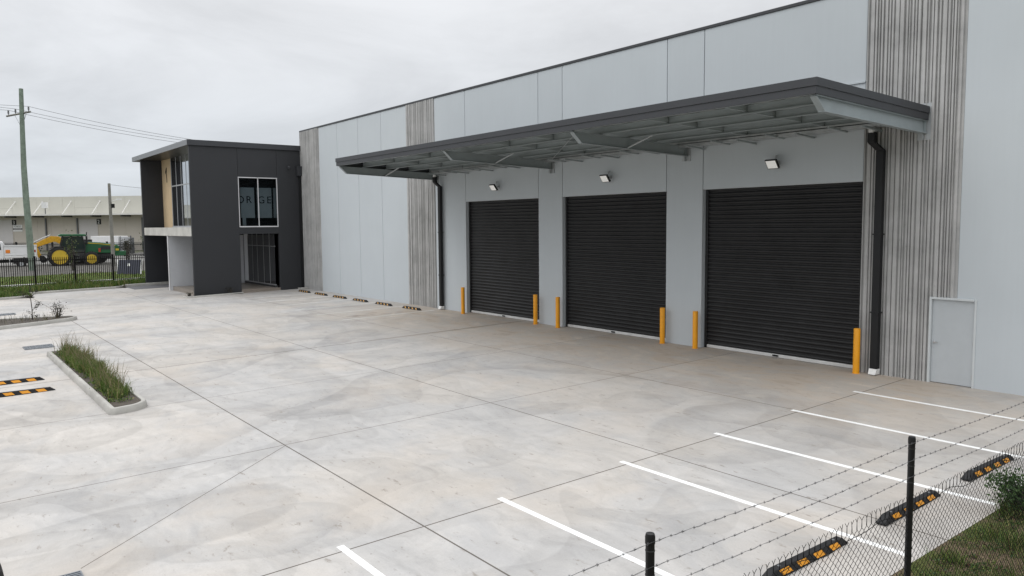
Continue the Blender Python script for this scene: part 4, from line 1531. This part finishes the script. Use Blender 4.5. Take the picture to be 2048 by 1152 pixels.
# propped board
sb = thing('site_board', 'dark navy board with a white sticker propped behind the steel fence', 'board', (0, 0, 0))
lo = [(.15, -.35, 0), (2.2, -.35, 0), (2.2, -.31, 0), (.15, -.31, 0)]
hi = [(0, .15, 1.5), (2.05, .15, 1.5), (2.05, .19, 1.5), (0, .19, 1.5)]
obj('panel', MB().hexa(lo, hi), M['navy'], sb, world=False)
obj('sticker', MB().hexa([(.95, -.026 - .03, .98), (1.2, -.026 - .03, .98), (1.2, -.03, .98), (.95, -.03, .98)], [(.94, .045 - .03, 1.2), (1.19, .045 - .03, 1.2), (1.19, .045, 1.2), (.94, .045, 1.2)]), M['white'], sb, world=False)
for a, b in ((-.08, .12), (2.12, 2.28)):
    obj('stake', MB().hexa([(b, -.40, -.1), (b + .07, -.40, -.1), (b + .07, -.33, -.1), (b, -.33, -.1)], [(a, .12, 1.55), (a + .07, .12, 1.55), (a + .07, .19, 1.55), (a, .19, 1.55)]), M['white'], sb, world=False)
place(sb, -72.9, -5.95, -.28)

# big ribbed tyre at the left edge
ty = thing('tyre', 'black chunky-treaded tyre cut off at the bottom-left corner', 'tyre', (0, 0, 0))
obj('casing', MB().lathe([(.26, -.13), (.42, -.14), (.48, -.10), (.49, 0), (.48, .10), (.42, .14), (.26, .13)], (0, 0, .5), 'y', 36), M['tyre'], ty, world=False)
mb = MB()
for k in range(26):
    a = 2 * math.pi * k / 26
    c, s = math.cos(a), math.sin(a)
    lo, hi = [], []
    for rr_, L_ in ((.465, lo), (.515, hi)):
        for tt, yy in ((-.035, -.145), (.035, -.145), (.035, .145), (-.035, .145)):
            L_.append((c * rr_ - s * tt, yy, .5 + s * rr_ + c * tt))
    mb.hexa(lo, hi)
obj('tread', mb, M['tyre'], ty, world=False)
ty.location = (-9.72, -19.47, g(-19.3))
ty.rotation_euler = (0, 0, R(90))


# ------------------------------------------------------------------ plants
def leaves_mesh(C, size, mat_i=0, up=.3):
    """C: (n,3) leaf centres; each leaf a folded quad"""
    n = len(C)
    d = rng.normal(size=(n, 3))
    d[:, 2] = d[:, 2] * .6 + up
    d /= np.linalg.norm(d, axis=1)[:, None]
    a = rng.normal(size=(n, 3))
    u = np.cross(d, a)
    u /= np.linalg.norm(u, axis=1)[:, None]
    s = size * rng.uniform(.6, 1.3, n)[:, None]
    b = C - d * s
    t = C + d * s
    l = C + u * s * .45
    r = C - u * s * .45
    V = np.stack([b, l, t, r], 1).reshape(-1, 3)
    F = (np.arange(n)[:, None] * 4 + np.arange(4)[None, :])
    return V, F


def bush(name, label, loc, w, d, h, n, leaf, mat, group=None, cat='shrub', stems=7, twigs=True, gap=.35):
    t = thing(name, label, cat, loc, 0, group)
    r = random.Random(hash((round(loc[0], 1), round(loc[1], 1))) % 9999)
    mb = MB()
    tips = []
    for k in range(stems):
        a = r.uniform(0, 6.28)
        q = r.uniform(.2, 1)
        top = Vector((math.cos(a) * w * .5 * q, math.sin(a) * d * .5 * q, h * r.uniform(.55, 1.0)))
        mid = top * .5 + Vector((r.uniform(-.1, .1) * w, r.uniform(-.1, .1) * d, h * .08))
        mb.tube([(0.05 * math.cos(a), .05 * math.sin(a), -.05), tuple(mid), tuple(top)], [.012 * (1 + h), .009 * (1 + h), .003], 5)
        tips += [mid, top, (mid + top) / 2, top * .8 + mid * .2, mid * .7]
    obj('stems', mb, M['bark'], t, world=False)
    C = []
    per = max(1, n // len(tips))
    for tp_ in tips:
        if r.random() < gap * .5:
            continue
        s = r.uniform(.10, .22)
        c = rng.normal(size=(per, 3)) * np.array([w * s, d * s, h * s * .8]) + np.array(tp_)
        C.append(c)
    C = np.concatenate(C)
    C = C[C[:, 2] > .01]
    V, F = leaves_mesh(C, leaf)
    mb = MB()
    mb.v = [tuple(p) for p in V.tolist()]
    mb.f = [tuple(f) for f in F.tolist()]
    mb.m = [0] * len(mb.f)
    obj('foliage', mb, mat, t, world=False)
    return t


# young tree on the left island: a thin stem with a flat tuft on top and side sprays
t = thing('young_tree', 'spindly young tree with a bare stem on the left kerb island', 'tree', (-40.6, -15.55, g(-15.5) + .12))
obj('trunk', MB().tube([(0, 0, -.1), (.01, .01, .5), (-.01, -.02, 1.0), (0, -.03, 1.55)], [.024, .02, .016, .008], 7).tube([(0, -.02, 1.0), (.02, -.18, 1.12), (.02, -.38, 1.27)], [.01, .008, .003], 5)
    .tube([(0, -.02, 1.05), (0, .14, 1.15), (.0, .24, 1.30)], [.01, .008, .003], 5).tube([(0, 0, .4), (.02, .14, .55), (.02, .27, .74)], [.01, .007, .003], 5).tube([(0, 0, .2), (0, -.1, .3), (0, -.14, .38)], [.006, .005, .003], 5), M['bark'], t, world=False)
C = []
for (y, z, sy, sz, n) in ((-.03, 1.03, .07, .05, 60), (-.22, 1.16, .10, .05, 60), (-.36, 1.26, .07, .04, 30), (.23, 1.28, .04, .04, 26), (0, 1.25, .05, .10, 30), (.27, .70, .07, .07, 80), (.16, .52, .05, .06, 34), (-.13, .36, .05, .04, 26), (.2, .18, .06, .04, 24), (.05, .28, .08, .08, 24), (-.2, .18, .06, .05, 16), (0, 1.5, .05, .08, 12)):
    C.append(rng.normal(size=(n, 3)) * np.array([.05, sy, sz]) + np.array([0, y, z]))
V, F = leaves_mesh(np.concatenate(C), .034)
mb = MB()
mb.v = [tuple(p) for p in V.tolist()]
mb.f = [tuple(f) for f in F.tolist()]
mb.m = [0] * len(mb.f)
obj('crown', mb, M['leaf_dark'], t, world=False)
bush('shrub', 'low dark shrub at the rounded end of the left kerb island', (-40.5, -14.55, g(-14.5) + .12), .75, .75, .72, 330, .036, M['leaf_dark'], stems=11)
bush('weed_bush', 'bushy dark green weed behind the chain link fence at the right edge', (-3.86, -7.75, verge_h(-3.86, -7.75)),   .66, .66, .50, 1800, .03, M['leaf'], stems=15, gap=.0, cat='weed')
bush('street_sapling', 'thin pale-leaved sapling in front of the tractor cab', (-79.6, -8.35, -.05), 1.0, 1.0, 3.0, 260, .09, M['leaf_lite'], 'saplings on the nature strip', 'tree', stems=4, gap=.2)
bush('street_sapling', 'small sapling in front of the pale container right of the tractor', (-84.2, -2.9, .1), 1.2, 1.2, 2.6, 200, .10, M['leaf_dark'], 'saplings on the nature strip', 'tree', stems=4, gap=.2)
for x, y, w, h, m, lb in ((-113.6, -15.4, 2.6, 2.6, 'leaf_lite', 'green shrub behind the truck tray, left of the red one'),
                          (-112.2, -13.2, 3.4, 2.5, 'leaf_red', 'reddish-brown shrub behind the truck tray beside the pole'),
                          (-112.5, 5.3, 3.4, 2.7, 'leaf_lite', 'yellow-green shrub right of the thin pole'),
                          (-110.5, 7.4, 3.0, 2.6, 'leaf_red', 'reddish shrub close to the office end wall'),
                          (-114.0, 3.0, 2.2, 2.0, 'leaf_dark', 'dark scrub behind the tractor nose'),
                          (-104.0, -9.0, 4.6, 1.9, 'leaf_dark', 'dark scrub behind the excavator boom'),
                          (-103.0, -6.6, 3.2, 1.5, 'leaf_red', 'low brown scrub behind the tractor cab')):
    bush('roadside_shrub', lb, (x, y, .2), w, 1.6, h, 700, .11, M[m], 'shrubs in front of the distant warehouse', stems=10, gap=.15)
bush('corner_plant', 'small dark plant at the kerbed corner of the office', (-46.62, -7.12, g(-7.1) + .05), .5, .35, .3, 160, .035, M['leaf_dark'], stems=7, cat='plant')
bush('wall_weed', 'dark weed against the office side wall', (-46.72, -4.75, g(-4.7) + .05), .3, .6, .4, 120, .035, M['leaf_dark'], stems=6, cat='weed')


def blades(name, label, n, area, hf, lo, hi, wid, mats, weights, lean=.35, clump=0, seed=1, keep=None):
    """grass: n bent blades; area(n) gives the root points"""
    r = np.random.default_rng(seed)
    P = area(n, r)
    n = len(P)
    z = np.array([hf(x, y) for x, y in P])
    k = np.ones(n)
    if clump:
        k = .55 + .75 * (np.sin(P[:, 0] * clump + 1.3) * np.sin(P[:, 1] * clump * 1.3 + .4) * .5 + .5)
    Lh = r.uniform(lo, hi, n) * k
    a = r.uniform(0, 2 * np.pi, n)
    ln = r.normal(lean, lean * .5, n)
    dx, dy = np.cos(a) * ln, np.sin(a) * ln
    b = r.uniform(0, 2 * np.pi, n)
    wx, wy = np.cos(b) * wid / 2, np.sin(b) * wid / 2
    base = np.stack([P[:, 0], P[:, 1], z], 1)
    mid = base + np.stack([dx * Lh * .35, dy * Lh * .35, Lh * .6], 1)
    tip = base + np.stack([dx * Lh * 1.0, dy * Lh * 1.0, Lh * (1 - .25 * np.minimum(ln, 1) ** 2)], 1)
    W = np.stack([wx, wy, np.zeros(n)], 1)
    V = np.stack([base - W, base + W, mid + W * .8, mid - W * .8, tip], 1).reshape(-1, 3)
    i = np.arange(n) * 5
    T = np.concatenate([np.stack([i, i + 1, i + 2], 1), np.stack([i, i + 2, i + 3], 1), np.stack([i + 3, i + 2, i + 4], 1)], 0)
    me = bpy.data.meshes.new(name)
    me.vertices.add(len(V))
    me.vertices.foreach_set('co', V.astype(np.float32).ravel())
    me.loops.add(len(T) * 3)
    me.loops.foreach_set('vertex_index', T.astype(np.int32).ravel())
    me.polygons.add(len(T))
    me.polygons.foreach_set('loop_start', (np.arange(len(T)) * 3).astype(np.int32))
    mi = r.choice(len(mats), n, p=weights)
    me.polygons.foreach_set('material_index', np.concatenate([mi, mi, mi]).astype(np.int32))
    for m in mats:
        me.materials.append(m)
    me.update(calc_edges=True)
    me.validate()
    o = bpy.data.objects.new(name, me)
    COL.objects.link(o)
    return tag(o, label, 'grass', kind='stuff')


def rect(x0, x1, y0, y1):
    return lambda n, r: np.stack([r.uniform(x0, x1, n), r.uniform(y0, y1, n)], 1)


def rects(*rs):
    def f(n, r):
        A = np.array([(b - a) * (d - c) for a, b, c, d in rs])
        k = (A / A.sum() * n).astype(int)
        return np.concatenate([np.stack([r.uniform(q[0], q[1], m), r.uniform(q[2], q[3], m)], 1) for q, m in zip(rs, k)])
    return f


def bed1(x, y):
    return g(y) + .11


def area1(n, r):
    K = 150
    cx = r.uniform(-29.45, -20.1, K)
    cy = np.clip(r.normal(-15.74, .17, K), -16.03, -15.5)
    dens = .15 + .85 * (.5 + .5 * np.sin(cx * 1.9 + 1) * np.sin(cx * .7 + 2)) * np.where(cx > -21.3, .45, 1)
    pick = r.choice(K, n, p=dens / dens.sum())
    x = cx[pick] + r.normal(0, .11, n)
    y = cy[pick] + r.normal(0, .075, n)
    kp = (y > -16.1) & (y < -15.46) & (x < -19.75) & (x > -29.45)
    return np.stack([x, y], 1)[kp]


blades('grass', 'tall green grass filling the kerb island by the wheel stops', 4300, area1, bed1, .12, .44, .017, [M['grass_deep'], M['grass'], M['drygrass']], [.5, .4, .10], .55, 1.7, 3)
# seed heads rising from it
blades('seed_grass', 'thin brown seed stalks above the island grass', 460, area1, bed1, .4, .85, .011, [M['stalk']], [1], .34, 0, 5)


def bed_s(x, y):
    return g(y) + .09


blades('grass', 'thick green grass along the street kerb in front of the steel fence', 15000,
       rects((-62.9, -54.95, -24, -14.1), (-62.9, -57.95, -14.1, -8.4), (-62.9, -59.05, -8.4, -7.0), (-62.9, -59.5, -7, -1)), bed_s, .16, .46, .04,
       [M['grass_deep'], M['grass'], M['drygrass']], [.6, .34, .06], .4, .8, 6)
blades('nature_grass', 'short grass on the nature strip beyond the steel fence', 7000, rect(-75.4, -67.7, -26, 14), terrain_h, .06, .2, .05, [M['grass'], M['grass_deep'], M['drygrass']], [.5, .3, .2], .4, .5, 8)
blades('seed_grass', 'sparse dry weeds on the left kerb island', 240, rect(-41.7, -39.4, -19, -14.6), lambda x, y: g(y) + .11, .1, .4, .014, [M['leaf_dark'], M['stalk']], [.6, .4], .4, 0, 9)
def clumped(x0, x1, y0, y1, K, sd):
    def f(n, r):
        cx, cy = r.uniform(x0, x1, K), r.uniform(y0, y1, K)
        wgt = r.gamma(.7, 1, K)
        pk = r.choice(K, n, p=wgt / wgt.sum())
        x, y = cx[pk] + r.normal(0, sd, n), cy[pk] + r.normal(0, sd, n)
        kp = x > x0 - .04
        return np.stack([x, y], 1)[kp]
    return f


blades('verge_grass', 'weedy grass on the verge under the chain link fence', 15000, rect(-4.06, -.6, -17.5, -5.2), verge_h, .03, .11, .007,
       [M['grass_deep'], M['grass'], M['drygrass']], [.5, .25, .25], .7, 2.3, 10)
blades('verge_grass', 'bright green grass tufts on the fence verge', 26000, clumped(-4.02, -.6, -17, -5.4, 240, .085), verge_h, .08, .30, .009,
       [M['grass'], M['grass_deep'], M['drygrass']], [.52, .33, .15], .6, 3.1, 20)
blades('verge_grass', 'long dry stalks scattered over the fence verge', 2600, clumped(-3.9, -.9, -16, -5.5, 70, .07), verge_h, .12, .42, .007, [M['drygrass'], M['stalk'], M['grass']], [.5, .3, .2], .5, 1.7, 12)
# low leafy ground cover between the grass
C = []
r_ = np.random.default_rng(4)
for k in range(900):
    x, y = r_.uniform(-3.95, -1.0), r_.uniform(-16, -5.5)
    s = r_.uniform(.03, .09)
    m_ = int(r_.integers(10, 34))
    c = r_.normal(size=(m_, 3)) * np.array([s, s, s * .3]) + np.array([x, y, verge_h(x, y) + s * .45])
    C.append(c)
V, F = leaves_mesh(np.concatenate(C), .021)
mb = MB()
mb.v = [tuple(p) for p in V.tolist()]
mb.f = [tuple(f) for f in F.tolist()]
mb.m = [int(i) for i in r_.choice(3, len(mb.f), p=[.5, .38, .12])]
tag(obj('ground_cover', mb, [M['leaf'], M['grass'], M['leaf_red']]), 'low leafy weeds covering the verge', 'weeds', kind='stuff')

C = []
for k in range(120):
    x, y = r_.uniform(-29.2, -19.8), np.clip(r_.normal(-15.85, .13), -16.08, -15.5)
    sz = r_.uniform(.04, .10)
    C.append(r_.normal(size=(int(r_.integers(8, 30)), 3)) * np.array([sz, sz * .8, sz * .35]) + np.array([x, y, bed1(x, y) + sz * .6]))
V, F = leaves_mesh(np.concatenate(C), .03)
mb = MB()
mb.v = [tuple(p) for p in V.tolist()]
mb.f = [tuple(f) for f in F.tolist()]
mb.m = [int(i) for i in r_.choice(2, len(mb.f), p=[.4, .6])]
tag(obj('ground_cover', mb, [M['leaf'], M['grass']]), 'broad-leaved weeds low in the grassy kerb island', 'weeds', kind='stuff')

# ------------------------------------------------------------------ light
EL, AZ = R(52), R(212)                     # sun behind the camera's left shoulder, veiled by cloud
sd = Vector((math.sin(AZ) * math.cos(EL), math.cos(AZ) * math.cos(EL), math.sin(EL)))
sun = bpy.data.lights.new('sun', 'SUN')
sun.energy = 0.6
sun.angle = R(28)
sun.color = (1.0, .97, .93)
so = bpy.data.objects.new('sun', sun)
COL.objects.link(so)
so.rotation_euler = sd.to_track_quat('Z', 'Y').to_euler()
so.location = sd * 60

w = bpy.data.worlds.new('World')
S.world = w
w.use_nodes = True
nt = w.node_tree
bg = nt.nodes['Background']
sky = N(nt, 'ShaderNodeTexSky', sky_type='NISHITA')
sky.sun_disc = False
sky.sun_elevation = EL
sky.sun_rotation = AZ
tc = N(nt, 'ShaderNodeTexCoord')
sx = N(nt, 'ShaderNodeSeparateXYZ')
L(nt, tc.outputs['Generated'], sx.inputs[0])
zc = math_n(nt, 'MAXIMUM', sx.outputs[2], 0.0)
den = math_n(nt, 'ADD', zc, .16)
cx_ = N(nt, 'ShaderNodeCombineXYZ')
L(nt, math_n(nt, 'DIVIDE', sx.outputs[0], den), cx_.inputs[0])
L(nt, math_n(nt, 'DIVIDE', sx.outputs[1], den), cx_.inputs[1])
cn = noise(nt, mapping(nt, cx_.outputs[0], (1, 1, 1), (0, 0, R(30)), (2.3, 5.1, 0)), .9, 8, .6, .5)
cl = ramp(nt, cn, [(.28, .86), (.40, .935), (.50, 1.005), (.58, 1.06), (.70, 1.12)])
hz = ramp(nt, math_n(nt, 'MULTIPLY_ADD', sx.outputs[2], .5, .5),
          [(0, (.30, .30, .29)), (.49, (.36, .37, .38)), (.503, (.62, .665, .715)), (.535, (.665, .70, .745)), (.585, (.745, .765, .795)), (.65, (.83, .84, .86)),
           (.78, (1.55, 1.57, 1.60)), (1, (2.15, 2.18, 2.22))])
cloud = mixc(nt, 1, hz, cl, 'MULTIPLY')
skc = mixc(nt, 1, sky.outputs[0], .10, 'MULTIPLY')
L(nt, mixc(nt, .94, skc, cloud), bg.inputs['Color'])
bg.inputs['Strength'].default_value = 1.03

# ------------------------------------------------------------------ camera
cam = bpy.data.cameras.new('camera')
cam.sensor_width = 36
cam.lens = 1535 / 2048 * 36
cam.clip_end = 3000
cam.clip_start = .05
co = bpy.data.objects.new('camera', cam)
COL.objects.link(co)
Rm = [[0.6125662000875567, 0.0595621787176501, -0.7881719338930423], [0.7903749539453551, -0.056718591836907306, 0.6099921585692035], [-0.008371540250721295, -0.996611934609678, -0.08182034653669912]]
co.matrix_world = Matrix([[r[0], -r[1], -r[2], t] for r, t in zip(Rm, (0.0, -19.5, 3.92973))] + [[0, 0, 0, 1]])
S.camera = co
S.view_settings.view_transform = 'Standard'
S.view_settings.look = 'None'
S.view_settings.exposure = 0
S.view_settings.gamma = 1
S.cycles.use_denoising = True
S.cycles.max_bounces = 8
